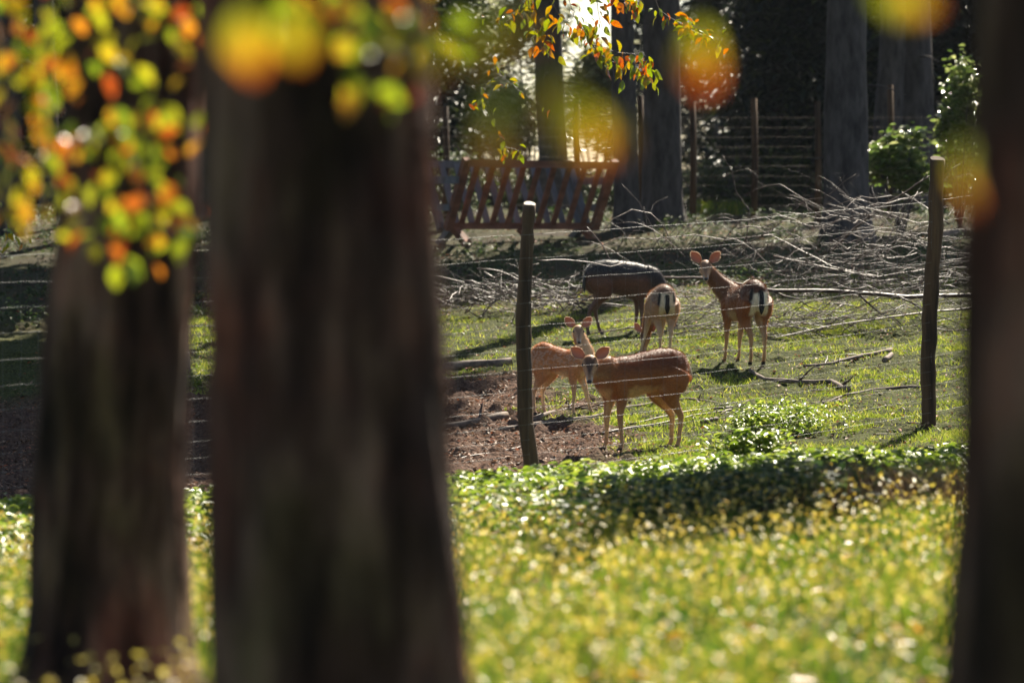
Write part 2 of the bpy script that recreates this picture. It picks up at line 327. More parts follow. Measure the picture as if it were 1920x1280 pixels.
# nettles along the fence foot
def plant_pts(cx, cy, n, sp, h0, h1, per):
    x = cx+(rng.normal(size=n))*sp[0]; y = cy+rng.normal(size=n)*sp[1]; h = h0+(h1-h0)*rng.random(n)
    return stack_leaves(x, y, h, per)
def stack_leaves(x, y, h, per):
    n = len(x); t = rng.random((n, per))**.6
    sx = x[:, None]+(rng.random((n, per))-.5)*.10; sy = y[:, None]+(rng.random((n, per))-.5)*.10
    z = G(x, y)[:, None]+h[:, None]*t
    return np.stack([sx, sy, z], -1).reshape(-1, 3)
n0 = 8000; x, d = scatter(n0, 22.5, 31.6, 1.2)
edge = d+.8*(fbm(x*1.2, d*1.2)-.5)*4; keep = (edge > 23.4)&(edge < 31.3)&(fbm(x*2+9, d*2) > .36)
fy = 31-.13+(x)*.99                       # the fence line
keep &= d < np.minimum(np.where(x > 0, 31.2+x*.72, 31.0), 33.5)
x, d = x[keep], d[keep]
P = stack_leaves(x, d, .05+.24*rng.random(len(x))*np.clip(fbm(x*1.5, d*1.5)*2, .4, 1.3)*(1-.6*sstep(27.5, 29.5, d)), 13)
o = obj('nettle_cover', leaves('nettle_cover', P, .045+.065*rng.random(len(P)), M['cover'], .7, narrow=.55, drop=.15))
tag(o, 'low green nettles with shiny leaves along the foot of the wire fence', 'nettles', kind='stuff')

# ---------------------------------------------------------------- big trees near the camera
def trunk_mesh(name, pts, rad, mat, n=72, rows=150, amp=.03, seed=0, fl=1.0):
    pts = [Vector(p) for p in pts]; zs = [p.z for p in pts]; z = np.linspace(zs[0], zs[-1], rows)
    cx = np.interp(z, zs, [p.x for p in pts]); cyy = np.interp(z, zs, [p.y for p in pts]); rr = np.interp(z, zs, rad)
    th = np.linspace(0, 2*np.pi, n, endpoint=False); V = np.zeros((rows, n, 3))
    for j in range(rows):
        for i in range(n):
            c, s = math.cos(th[i]), math.sin(th[i])
            q = Vector((c*2.6*fl+seed, s*2.6*fl, z[j]*.9)); a = mn.noise(q)*.6+abs(mn.noise(Vector((c*7*fl, s*7*fl+seed, z[j]*1.6))))*1.1
            b = mn.noise(Vector((c*1.2+seed*3, s*1.2, z[j]*.35)))
            r = rr[j]+amp*(a-.3)+amp*1.5*b
            V[j, i] = (cx[j]+c*r, cyy[j]+s*r, z[j])
    k = np.arange(rows*n).reshape(rows, n)
    Q = np.stack([k[:-1], np.roll(k, -1, 1)[:-1], np.roll(k, -1, 1)[1:], k[1:]], -1).reshape(-1, 4)
    return mesh_np(name, V.reshape(-1, 3), Q, mat, True)
def crown_mesh(name, n, c, r, mat, L=.12, clumps=26, seed=1, up=1.0, drop=.2):
    rg = np.random.default_rng(seed); cc = rg.normal(size=(clumps, 3)); cc /= np.linalg.norm(cc, axis=1)[:, None]
    cc = cc*(rg.random((clumps, 1))**.4)*np.array(r)*.85
    k = rg.integers(0, clumps, n); P = cc[k]+rg.normal(size=(n, 3))*np.array(r)*.17+np.array(c)
    return leaves(name, P, L*(.6+.8*rg.random(n)), mat, up, narrow=.6, drop=drop)
def limbs_mesh(name, base, top, r0, crown_c, crown_r, k, mat, seed=0):
    rg = random.Random(seed); mb = MB()
    for i in range(k):
        t = .45+.5*i/k; p = Vector(base).lerp(Vector(top), t)
        a = i*2.4+rg.random(); q = Vector(crown_c)+Vector((math.cos(a)*crown_r[0]*.75, math.sin(a)*crown_r[1]*.75, (rg.random()-.3)*crown_r[2]*.8))
        m1 = p.lerp(q, .5)+Vector((0, 0, .3)); mb.tube([p, m1, q], [r0*.4, r0*.25, r0*.06], 7)
    return mb.mesh(name, mat)
def near_tree(label, pts, rad, cc, cr, seed, nl=5000, **kw):
    b = Vector(pts[0]); t = thing('woodland_tree', label, 'tree', b)
    loc = [Vector(p)-b for p in pts]
    obj('trunk', trunk_mesh('trunk', loc, rad, M['bark_near'], seed=seed, **kw), t)
    c = Vector(cc)-b; obj('limbs', limbs_mesh('limbs', loc[-2], loc[-1], rad[-2], c, cr, 9, M['bark_near'], seed), t)
    obj('crown', crown_mesh('crown', nl, c, cr, M['crown'], .13, 24, seed), t)
    return t
d = 9.0
near_tree('thick dark furrowed trunk splitting the view, widest and closest beside the fence gap',
    [(X(655, d), d, -.2), (X(652, d), d, .1), (X(648, d), d, .4), at(645, 1280, d), at(628, 900, d), at(616, 640, d), at(600, 300, d), at(590, 0, d), (X(585, d), d, 5.5), (X(580, d), d, 10)],
    [.46, .37, .335, .318, .290, .278, .268, .262, .20, .08], (X(580, d), d+.2, 11), (1.8, 1.7, 2.2), 1, amp=.034)
d = 12.5
near_tree('brown leaning trunk with autumn leaves hanging before it and dry grass at its foot',
    [(X(190, d), d, .0), at(193, 1240, d), at(197, 1150, d), at(205, 900, d), at(222, 640, d), at(238, 450, d), at(262, 0, d), (X(285, d), d, 6), (X(300, d), d, 11)],
    [.36, .285, .262, .252, .240, .232, .220, .17, .07], (X(300, d), d+.2, 12), (1.9, 1.9, 2.4), 2, amp=.03)
d = 7.3
near_tree('almost black trunk at the end of the grass, hiding where the wires lead',
    [(X(1985, d), d, -.1), at(1975, 1280, d), at(1985, 640, d), at(2000, 0, d), (X(2020, d), d, 6), (X(2030, d), d, 10)],
    [.30, .228, .203, .195, .15, .06], (X(2050, d), d+.2, 11), (1.7, 1.6, 2.2), 3, amp=.03)
# dry tufts at the foot of the leaning trunk
for k, (px, dd, nb) in enumerate([(110, 12.0, 420), (235, 11.9, 420), (330, 12.1, 300)]):
    x = X(px, dd)+rng.normal(size=nb)*.09; y = dd+rng.normal(size=nb)*.07
    o = obj('dry_grass_tuft', blades('dry_grass_tuft', np.stack([x, y, G(x, y)-.01], -1), .10+.22*rng.random(nb), .006+.004*rng.random(nb), M['drygrass'], .9))
    tag(o, 'dry straw-coloured grass tuft at the foot of the leaning trunk', 'grass tuft', 'tufts at the trunk foot')

# ---------------------------------------------------------------- wire fence
A = Vector((X(990, 31), 31, 0)); B = Vector((X(1742, 34.6), 34.6, 0)); AB = B-A
def fence_pt(t): p = A+AB*t; return p
def base_z(t):
    tt = [-1.6, -.78, 0, 1, 2]; 
    zz = [g(*(fence_pt(q).xy)) for q in tt]; return float(np.interp(t, tt, zz))
fence = thing('wire_fence', 'wire mesh fence on crooked wooden posts in front of the deer', 'fence', (A.x, A.y, g(A.x, A.y)))
fo = fence.location.copy()
def post(px_pts, d, rads, nm='post', cut=True):
    pts = [at(px, py, d)-fo for px, py in px_pts]
    pp = []; rr = []
    for i in range(len(pts)-1):
        for k in range(8):
            s = k/8; p = pts[i].lerp(pts[i+1], s); r = rads[i]*(1-s)+rads[i+1]*s
            p = p+Vector((mn.noise(p*5)*.012, mn.noise(p*5+Vector((9, 0, 0)))*.012, 0)); pp.append(p); rr.append(r*(1+.16*mn.noise(p*7)))
    pp.append(pts[-1]); rr.append(rads[-1])
    mb = MB(); mb.tube(pp, rr, 14); o = obj(nm, mb.mesh(nm, M['post']), fence)
    c = MB(); u = (pp[-1]-pp[-2]).normalized(); r = rr[-1]*.97
    nrm = Vector((.12, -.42, 1)).normalized(); a = nrm.cross(Vector((0, 1, 0))).normalized(); b = nrm.cross(a)
    top = pp[-1]+Vector((0, 0, .004))
    c.loft([(top-nrm*.03, a, b, r*1.0, r*1.0), (top+nrm*.006, a, b, r*.98, r*.98)], 16)
    obj('sawn_top', c.mesh('sawn_top', M['cut'] if cut else M['post'], False), o)
post([(1002, 925), (1000, 890), (985, 790), (983, 690), (981, 600), (985, 500), (993, 384)], 31, [.064, .065, .062, .062, .060, .055, .050])
post([(1742, 815), (1742, 770), (1741, 690), (1743, 600), (1749, 500), (1753, 420), (1757, 300)], 34.6, [.072, .072, .068, .070, .066, .066, .070], cut=False)
pz = fence_pt(-.78); b0 = base_z(-.78); dd = pz.y; px0 = 960+pz.x/dd*F
pyf = lambda z, dd: 640-F*((z-CAM_Z)/dd+PITCH)
post([(px0, pyf(b0-.15, dd)), (px0+4, pyf(b0+.8, dd)), (px0, pyf(b0+2.2, dd))], dd, [.075, .07, .06])
HW = [.12, .25, .37, .49, .62, .77, .93, 1.10, 1.28, 1.47, 1.65, 1.83, 2.02]
flen = AB.length; ts = np.linspace(-1.55, 1.85, 160)
def wire_z(t, h):
    sag = -.035*math.sin(math.pi*(t % 1))*(1 if h < 1.9 else .6)
    return base_z(t)+h+sag
for k, h in enumerate(HW):
    mb = MB(); pts = []
    for t in ts:
        p = fence_pt(t); pts.append(Vector((p.x, p.y-.075, wire_z(t, h)+.010*mn.noise(Vector((t*9, k*3.1, 0)))))-fo)
    mb.tube(pts, .0014 if k in (0, len(HW)-1) else .0009, 5)
    t = -1.5
    while t < 1.8:
        p = fence_pt(t); q = Vector((p.x, p.y-.075, wire_z(t, h)+.010*mn.noise(Vector((t*9, k*3.1, 0)))))-fo
        w = AB.normalized()*.011
        mb.tube([q-w, q, q+w], [.0010, .0028, .0010], 5); t += .16/flen
    obj('wire', mb.mesh('wire', M['wire']), fence)
svar = []
for v in range(4):
    mb = MB(); mb.tube([(mn.noise(Vector((h*4, v*7.7, 0)))*.018, 0, h) for h in np.linspace(.12, 2.02, 24)], .0007, 4); svar.append(mb.mesh('stay_wire', M['wire']))
t = -1.5; k = 0
while t < 1.8:
    p = fence_pt(t); q = Vector((p.x, p.y-.075, wire_z(t, .8)-.8))-fo
    obj('stay_wire', svar[k % 4], fence, q); k += 1; t += .16/flen

# ---------------------------------------------------------------- deer
def lerp(a, b, t): return a+(b-a)*t
def build_deer(label, px, d, heading, sc, poll, hdir_world, feet, palette, group=None, spots=False, bulk=1.0, ears=1.0, xs=1.0, seed=0, tail_raise=0.0, rump=True, neck_r=1.0, ear_out=.9, hunch=0.0, rise=.04, cam_throat=0.0, face_soft=0.0):
    """local frame: x forward, y left, z up; feet: (dx,dy) of front-left, front-right, hind-left, hind-right"""
    x0 = X(px, d); root = thing('fallow_deer', label, 'deer', (x0, d, g(x0, d)), heading, group, sc)
    inv = Matrix.Rotation(-heading, 3, 'Z')
    V3 = Vector; EY = V3((0, 1, 0)); EZ = V3((0, 0, 1))
    mb = MB(); segs = []       # (a, b, ra, rb, part)
    trunk = [(-.50, .70, .035, .035), (-.48, .695, .10, .075), (-.43, .695, .135, .115), (-.34, .692, .155, .140), (-.22, .690, .158, .145), (-.05, .668, .166, .150),
             (.10, .645, .178, .152), (.24, .632, .194, .142), (.35, .637, .178, .122), (.43, .655, .13, .095), (.49, .67, .06, .05)]
    rz_ = lambda a: rise*float(sstep(.15, -.25, a)-.3*sstep(.05, .3, a)) if False else rise*float(1-sstep(-.3, .2, a)); hz = lambda a: hunch*math.cos(min(1, abs(a+.05)/.5)*math.pi/2)+rz_(a); trunk = [(a*xs, z+hz(a)*.5, h*bulk+hz(a)*.5, w*bulk) for a, z, h, w in trunk]
    mb.loft([(V3((a, 0, z)), EY, EZ, w, h) for a, z, h, w in trunk], 24)
    # withers and rump rise
    mb.loft([(V3((a*xs, 0, z)), EY, EZ, w, h) for a, z, w, h in [(.06, .72, .03, .04), (.16, .735, .06, .08), (.26, .74, .07, .09), (.36, .725, .065, .09), (.45, .70, .03, .04)]], 14)
    mb.loft([(V3((a*xs, 0, z)), EY, EZ, w, h) for a, z, w, h in [(-.47, .72, .04, .04), (-.40, .755+rise*.7, .10, .095), (-.30, .765+rise, .115, .10), (-.17, .745+rise*.8, .10, .10), (0, .72, .04, .05)]], 14)
    # neck
    pl = V3(poll); pl.x *= xs; nb = V3((.33*xs, 0, .69)); hd = (inv @ V3(hdir_world)).normalized()
    back = (pl-nb); c1 = nb+V3((.16, 0, .06)); c2 = pl-hd*.02+V3((-.02, 0, -.10)) if poll[2] > .6 else pl+V3((-.10, 0, .06))
    NP = []; K = 10
    for i in range(K+1):
        t = i/K; p = nb*(1-t)**3+c1*3*t*(1-t)**2+c2*3*t*t*(1-t)+pl*t**3; NP.append(p)
    nr = np.interp(np.linspace(0, 1, K+1), [0, .2, .5, .8, 1], [.150, .125, .088, .070, .062])*(1+(neck_r-1)*np.clip(np.linspace(0, 1, K+1)*3, 0, 1)); nr[0] = .135; nr[1] = min(nr[1], .14)
    st = []
    for i, p in enumerate(NP):
        tg = (NP[min(i+1, K)]-NP[max(i-1, 0)]).normalized(); side = EZ.cross(tg)
        if side.length < .3: side = (EY if i == 0 else st[-1][1])
        side = side.normalized()
        if st and side.dot(st[-1][1]) < 0: side = -side
        side = (side-tg*side.dot(tg)).normalized(); up = tg.cross(side)
        st.append((p, side, up, nr[i]*.82, nr[i]*1.08))
    mb.loft(st, 18)
    # head
    hs = EZ.cross(hd).normalized(); hu = hd.cross(hs).normalized()
    H = [(-.055, .02, .02, 0), (-.04, .045, .048, .0), (0, .060, .066, .0), (.045, .063, .064, .0), (.085, .055, .058, -.004), (.125, .041, .048, -.008), (.165, .031, .039, -.010), (.205, .026, .032, -.012), (.235, .025, .027, -.013), (.252, .019, .019, -.013), (.26, .008, .008, -.013)]
    H = [(a, ra*1.13, rb*1.08, u) for a, ra, rb, u in H]; HP = [pl+hd*a+hu*u for a, ra, rb, u in H]
    mb.loft([(HP[i], hs, hu, H[i][1], H[i][2]) for i in range(len(H))], 18)
    for s in (-1, 1):          # brow over the eye
        mb.loft([(pl+hd*a+hs*s*.046+hu*.026, hs, hu, r, r) for a, r in [(.03, .006), (.045, .020), (.06, .024), (.075, .020), (.09, .006)]], 10)
    # legs
    for idx, (fx, s, off) in enumerate([(1, 1, feet[0]), (1, -1, feet[1]), (0, 1, feet[2]), (0, -1, feet[3])]):
        dx, dy = off[:2]; lz = off[2] if len(off) > 2 else 0.0
        if fx:
            J = [((.30, .078, .66), .088), ((.285, .088, .54), .070), ((.265, .083, .45), .047), ((.285, .077, .37), .034), ((.292, .072, .285), .0265), ((.290, .070, .25), .023), ((.288, .070, .15), .0165), ((.288, .070, .085), .0195), ((.302, .070, .05), .0185), ((.315, .070, .028), .023), ((.325, .070, .002), .024)]
        else:
            J = [((-.33, .075, .70), .115), ((-.29, .095, .60), .105), ((-.265, .098, .51), .080), ((-.30, .09, .43), .052), ((-.355, .082, .36), .036), ((-.395, .078, .305), .029), ((-.398, .076, .27), .0235), ((-.388, .075, .17), .0185), ((-.382, .074, .09), .020), ((-.366, .074, .05), .0185), ((-.354, .074, .028), .023), ((-.344, .074, .002), .024)]
        pts = []
        zt = .56
        for (a, b, z), r in J:
            w = max(0, min(1, (zt-z)/zt))
            pts.append((V3((a*xs+dx*w, s*b+dy*w, z+lz*(w**2))), r))
        PP = []; RR = []
        for i in range(len(pts)-1):
            for k in range(3): PP.append(pts[i][0].lerp(pts[i+1][0], k/3)); RR.append(lerp(pts[i][1], pts[i+1][1], k/3))
        PP.append(pts[-1][0]); RR.append(pts[-1][1])
        st = []
        for i, p in enumerate(PP):
            tg = (PP[min(i+1, len(PP)-1)]-PP[max(0, i-1)]).normalized(); a = (EY-tg*tg.y).normalized(); b = tg.cross(a)
            flat = (.88 if fx else .92) if p.z > .42 else .95; stretch = 1.05 if fx else 1.05+.38*float(sstep(.36, .52, p.z))
            st.append((p, a, b, RR[i]*flat, RR[i]*stretch))
        mb.loft(st, 14)
        for i in range(len(pts)-1): segs.append((pts[i][0], pts[i+1][0], pts[i][1], pts[i+1][1], 3 if fx else 4))
    for i in range(len(trunk)-1): segs.append((V3((trunk[i][0], 0, trunk[i][1])), V3((trunk[i+1][0], 0, trunk[i+1][1])), trunk[i][3], trunk[i+1][3], 0))
    for i in range(2, K): segs.append((NP[i], NP[i+1], nr[i], nr[i+1], 1))
    segs.append((pl, HP[-2], .07, .028, 2))
    raw = mb.mesh('raw', None); tmp = bpy.data.objects.new('tmp', raw); COL.objects.link(tmp)
    rm = tmp.modifiers.new('r', 'REMESH'); rm.mode = 'VOXEL'; rm.voxel_size = .0095; rm.use_smooth_shade = True
    sm = tmp.modifiers.new('s', 'SMOOTH'); sm.factor = .5; sm.iterations = 4
    dg = bpy.context.evaluated_depsgraph_get(); dg.update()
    body = bpy.data.meshes.new_from_object(tmp.evaluated_get(dg)); bpy.data.objects.remove(tmp); bpy.data.meshes.remove(raw)
    body.name = 'body'
    nv = len(body.vertices); co = np.zeros(nv*3, np.float32); body.vertices.foreach_get('co', co); co = co.reshape(-1, 3).astype(float)
    nm = np.zeros(nv*3, np.float32); body.vertices.foreach_get('normal', nm); nm = nm.reshape(-1, 3).astype(float)
    # coat colours
    best = np.full(nv, 1e9); part = np.zeros(nv, int); pq = np.full((5, nv), 1e9)
    for a, b, ra, rb, pid in segs:
        a = np.array(a); b = np.array(b); ab = b-a; t = np.clip(((co-a)@ab)/(ab@ab), 0, 1)
        q = np.linalg.norm(co-(a+t[:, None]*ab), axis=1)/(ra+(rb-ra)*t)
        m_ = q < best; best[m_] = q[m_]; part[m_] = pid; pq[pid] = np.minimum(pq[pid], q)
    pal = {k: np.array(v) for k, v in palette.items()}
    nz = fbm(co[:, 0]*14+co[:, 1]*9, co[:, 2]*14+seed*5)-.5; nz2 = fbm(co[:, 0]*45+co[:, 1]*30, co[:, 2]*45)-.5
    hgt = co[:, 2]+.05*nz+.02*nz2
    mix = lambda A_, B_, t: A_+(B_-A_)*np.asarray(t)[:, None]
    base = mix(np.tile(pal['belly'], (nv, 1)), pal['flank'], sstep(.52, .60, hgt))
    base = mix(base, pal['back'], sstep(.62, .80, hgt))
    col = base.copy()
    # neck: pale throat, brown top
    thr = sstep(.05, .7, nm[:, 0]*.5-nm[:, 2]*.65+(nm@np.array(tuple(inv @ V3((0, -1, 0)))))*cam_throat+.3*nz)
    nk = mix(np.tile(pal['neck'], (nv, 1)), pal['throat'], thr)
    # head: dark face, pale chin
    rel = co-np.array(pl); al = rel@np.array(hd); ul = rel@np.array(hu); sl = np.abs(rel@np.array(hs))
    hc = mix(np.tile(pal['cheek'], (nv, 1)), pal['face'], sstep(.005, .032, ul-.75*sl)*sstep(-.02, .03, al)*(1-face_soft))
    hc = mix(hc, pal['muzzle'], sstep(.17, .21, al)*np.maximum(sstep(.0, -.02, ul), sstep(.010, .022, sl))*.85); 
    # legs
    lt = sstep(.20, .55, co[:, 2]+.03*nz)
    lc = mix(np.tile(pal['shin'], (nv, 1)), pal['flank'], lt); inner = sstep(.2, .8, -nm[:, 1]*np.sign(co[:, 1]))
    lc = mix(lc, pal['belly'], inner*.75*(co[:, 2] > .12)); lc = mix(lc, np.array([.015, .012, .011]), sstep(.045, .03, co[:, 2]))
    up_ = sstep(.62, .72, hgt); lc = mix(lc, base, up_)
    W = np.exp(-7*(pq-best)); W /= W.sum(0); W = W[:, :, None]
    col = W[0]*base+W[1]*nk+W[2]*hc+(W[3]+W[4])*lc
    if rump:   # white rump patch edged with black bars
        bk = sstep(.15, .55, -nm[:, 0]+.15*nz); zz = co[:, 2]; yy = np.abs(co[:, 1])
        patch = bk*sstep(.50, .56, zz)*sstep(.80, .76, zz+.1*nz)*sstep(.112, .09, yy+.03*nz)*(co[:, 0] < -.30*xs)
        bar = bk*sstep(.62, .70, zz+.1*nz)*sstep(.83, .79, zz)*np.exp(-((yy-(.092+.10*(.74-zz)))/.016)**2)*(co[:, 0] < -.28*xs)
        col = mix(col, pal['rump'], patch*.9); col = mix(col, np.array([.012, .011, .012]), np.clip(bar*1.3, 0, 1))
    rs = np.random.default_rng(seed+50)
    if spots:
        ns = 150; sx = (rs.random(ns)*.80-.44)*xs; szz = .60+.20*rs.random(ns); 
        m_ = (part == 0) | ((part == 4) & (co[:, 2] > .58)) | ((part == 3) & (co[:, 2] > .58))
        dmin = np.full(nv, 9.)
        for a, b in zip(sx, szz): dmin = np.minimum(dmin, np.hypot(co[:, 0]-a, (co[:, 2]-b)*1.1))
        col = mix(col, np.array([.62, .50, .38]), sstep(.017, .009, dmin)*m_*spots)
    col = np.clip(col*(1+.25*nz2[:, None]), .004, .9)
    color_attr(body, 'coat', col); body.materials.append(M['dark_coat' if 'tips' in pal else 'coat'])
    obj('body', body, root)
    # fur fringe; grey tips paint a silvery sheen on the buck's back
    tv = np.zeros(len(body.loops), np.int32); body.loops.foreach_get('vertex_index', tv)
    nh = 26000; pick = rs.integers(0, nv, nh); pp = co[pick]; nn = nm[pick]; cc = col[pick]
    flow = np.where((part[pick] >= 3)[:, None], np.array([-.1, 0, -1.]), np.array([-1., 0, -.35]))
    flow = np.where((part[pick] == 2)[:, None], -np.array(hd), flow); flow = np.where((part[pick] == 1)[:, None], np.array((nb-pl).normalized()), flow)
    dv = nn*.62+flow*.6+rs.normal(size=(nh, 3))*.16; dv /= np.linalg.norm(dv, axis=1)[:, None]
    L = np.where(part[pick] >= 3, np.where(pp[:, 2] > .4, .020, .009), np.where(part[pick] == 2, .005, .025))*(.6+.8*rs.random(nh))
    sd_ = np.cross(dv, rs.normal(size=(nh, 3))); sd_ /= np.linalg.norm(sd_, axis=1)[:, None]; w = .0011
    V = np.stack([pp-sd_*w-nn*.002, pp+sd_*w-nn*.002, pp+dv*L[:, None]], 1).reshape(-1, 3)
    fm = mesh_np('fur', V, np.arange(nh*3).reshape(-1, 3), M['fur']); color_attr(fm, 'coat', np.repeat(np.clip(cc*1.25+pal.get('tips', np.zeros(3))*sstep(.70, .80, pp[:, 2])[:, None]*(rs.random((nh, 1)) < .35), 0, .9), 3, 0)); tag(obj('fur', fm, root), kind='stuff')
    # ears
    for s in (-1, 1):
        b0 = pl+hd*-.02+hs*s*.052+hu*.040; hf = V3((hd.x, hd.y, 0)).normalized(); ax = (hs*s*ear_out+EZ*.95-hf*.12).normalized()
        fr = (hf*.9+hs*s*.35-EZ*.1); fr = (fr-ax*fr.dot(ax)).normalized(); wd = ax.cross(fr).normalized()
        L_ = .138*ears; prof = [(0, .020), (.12, .032), (.3, .046), (.5, .050), (.7, .042), (.86, .025), (.96, .010), (1, .002)]
        V = []; Fc = []; nn_ = 9
        for t, w_ in prof:
            for i in range(nn_):
                u = (i/(nn_-1)*2-1); V.append(b0+ax*(t*L_)+wd*(u*w_*ears)+fr*((u*u-.7)*.55*w_+.006))
        for j in range(len(prof)-1):
            for i in range(nn_-1): Fc.append((j*nn_+i, j*nn_+i+1, (j+1)*nn_+i+1, (j+1)*nn_+i))
        e = MB(); e.add(V, Fc); em = e.mesh('ear', M['ear']); color_attr(em, 'coat', np.tile(pal['neck'], (len(V), 1)))
        eo = obj('ear', em, root); so = eo.modifiers.new('thickness', 'SOLIDIFY'); so.thickness = .004; so.material_offset = 0
        # pale hair along the ear rim
        hv = []
        for j in range(len(prof)):
            for i in (0, nn_-1):
                for q in range(7):
                    jj = min(j+1, len(prof)-1); p = V[j*nn_+i].lerp(V[jj*nn_+i], rs.random()); o_ = wd*(1 if i else -1)*.7+ax*.6+fr*.3+V3(rs.normal(size=3))*.25
                    o_.normalize(); hv += [p-ax*.002, p+ax*.002, p+o_*.013]
        hm = mesh_np('ear_hair', np.array([tuple(q) for q in hv]), np.arange(len(hv)).reshape(-1, 3), M['fur']); color_attr(hm, 'coat', np.tile([.75, .55, .38], (len(hv), 1)))
        obj('ear_hair', hm, eo)
        ey = MB(); c = pl+hd*.066+hs*s*.060+hu*.026
        ey.loft([(c+hs*s*a, hd, hu, r, r*.85) for a, r in [(-.016, .005), (-.010, .014), (0, .0185), (.006, .0155), (.011, .008), (.013, .001)]], 12)
        obj('eye', ey.mesh('eye', M['eye']), root)
    no = MB(); c = pl+hd*.240+hu*.000
    no.loft([(c+hd*a, hs, hu, r, r*.72) for a, r in [(-.012, .012), (-.004, .021), (.008, .022), (.018, .017), (.024, .006)]], 12); obj('nose', no.mesh('nose', M['nose']), root)
    # tail
    tb = V3((-.472*xs, 0, .795+rise*.5)); tl = []
    for t, w_ in [(0, .022), (.15, .034), (.4, .040), (.7, .036), (.9, .020), (1, .004)]:
        tl.append((tb+V3((-.045*math.sin(t*2.2)-tail_raise*t*.1, 0, -.28*t*(1-.4*tail_raise))), EY, V3((1, 0, 0)), w_, w_*.5))
    tm = MB(); tm.loft(tl, 12); tmm = tm.mesh('tail', M['coat']); tc_ = np.zeros((len(tmm.vertices), 3)); 
    for i, v_ in enumerate(tmm.vertices): tc_[i] = pal['tail'] if abs(v_.co.y) < .034 else pal['rump']
    color_attr(tmm, 'coat', tc_); obj('tail', tmm, root)
    return root
CH = dict(back=(.13, .036, .010), flank=(.30, .098, .024), belly=(.64, .40, .17), neck=(.24, .09, .03), throat=(.50, .31, .15), cheek=(.40, .22, .11), face=(.085, .045, .030), muzzle=(.46, .38, .31), shin=(.44, .24, .11), rump=(.70, .60, .46), tail=(.34, .18, .07))
FA = dict(CH, back=(.38, .135, .04), flank=(.52, .22, .08), belly=(.74, .52, .29), neck=(.42, .22, .10), throat=(.62, .42, .25), cheek=(.46, .28, .16), face=(.17, .095, .06), shin=(.50, .31, .18))
BU = dict(CH, tips=(.24, .24, .25), back=(.014, .014, .016), flank=(.13, .050, .026), belly=(.13, .065, .04), neck=(.025, .02, .02), throat=(.10, .06, .04), shin=(.12, .06, .04), rump=(.05, .04, .04), tail=(.012, .011, .011), cheek=(.08, .05, .04))  # tips: sheen of light on the back, painted into the fur colour
YE = dict(CH, back=(.17, .10, .065), flank=(.40, .22, .12), belly=(.56, .41, .26), rump=(.75, .64, .47), shin=(.55, .38, .23), tail=(.02, .015, .012))
RD = dict(CH, back=(.09, .032, .014), flank=(.24, .072, .017), belly=(.50, .34, .20), rump=(.78, .69, .54), tail=(.012, .010, .011), neck=(.17, .075, .035), face=(.13, .07, .045))
R = math.radians
build_deer('chestnut doe standing broadside behind the mesh with a dark grey face, closest to the fence', 1200, 34.0, R(214), 1.0, (.56, .03, .80), (-.06, -1, -.95),
           [(-.03, .03), (.02, -.02), (.02, .02), (-.04, -.02)], CH, 'fallow deer in the enclosure', seed=1, bulk=.95, ears=1.0, ear_out=1.35, rump=False, hunch=.03, tail_raise=.5)
build_deer('small spotted fawn with raised head beside the crooked post with the pale sawn top', 1052, 36.5, R(-28), .77, (.30, .0, 1.06), (.03, -1, -.75),
           [(.14, .05), (-.02, -.02), (.03, 0), (-.04, 0)], FA, 'fallow deer in the enclosure', spots=.35, xs=.80, ears=1.12, seed=2, bulk=.92, rump=False, cam_throat=.7, face_soft=.3)
build_deer('black-backed buck grazing with lowered head behind the pale-legged yearling', 1163, 43.2, R(12), .93, (.74, .02, .26), (.35, -.1, -1),
           [(-.05, .0), (.0, .0), (.10, .02), (-.12, -.02)], BU, 'fallow deer in the enclosure', seed=3, bulk=1.06, rump=False, neck_r=1.25, hunch=.06, xs=.86, rise=0)
build_deer('pale yearling grazing with its white rump turned out, between buck and standing doe', 1239, 40.6, R(97), .84, (.56, .10, .27), (-.15, -.3, -1),
           [(-.02, .16), (-.08, .05), (.02, -.01), (-.02, .03)], YE, 'fallow deer in the enclosure', seed=4, spots=.2, hunch=.03)
build_deer('doe looking back over black-barred white rump in front of the brush pile', 1396, 39.3, R(107), .96, (.56, .24, 1.04), (-.02, -1, -.70),
           [(.02, .04), (.0, .03), (-.02, .0), (.03, -.02)], RD, 'fallow deer in the enclosure', seed=5, bulk=.96, spots=.15, ears=1.05, cam_throat=.25, face_soft=.3)

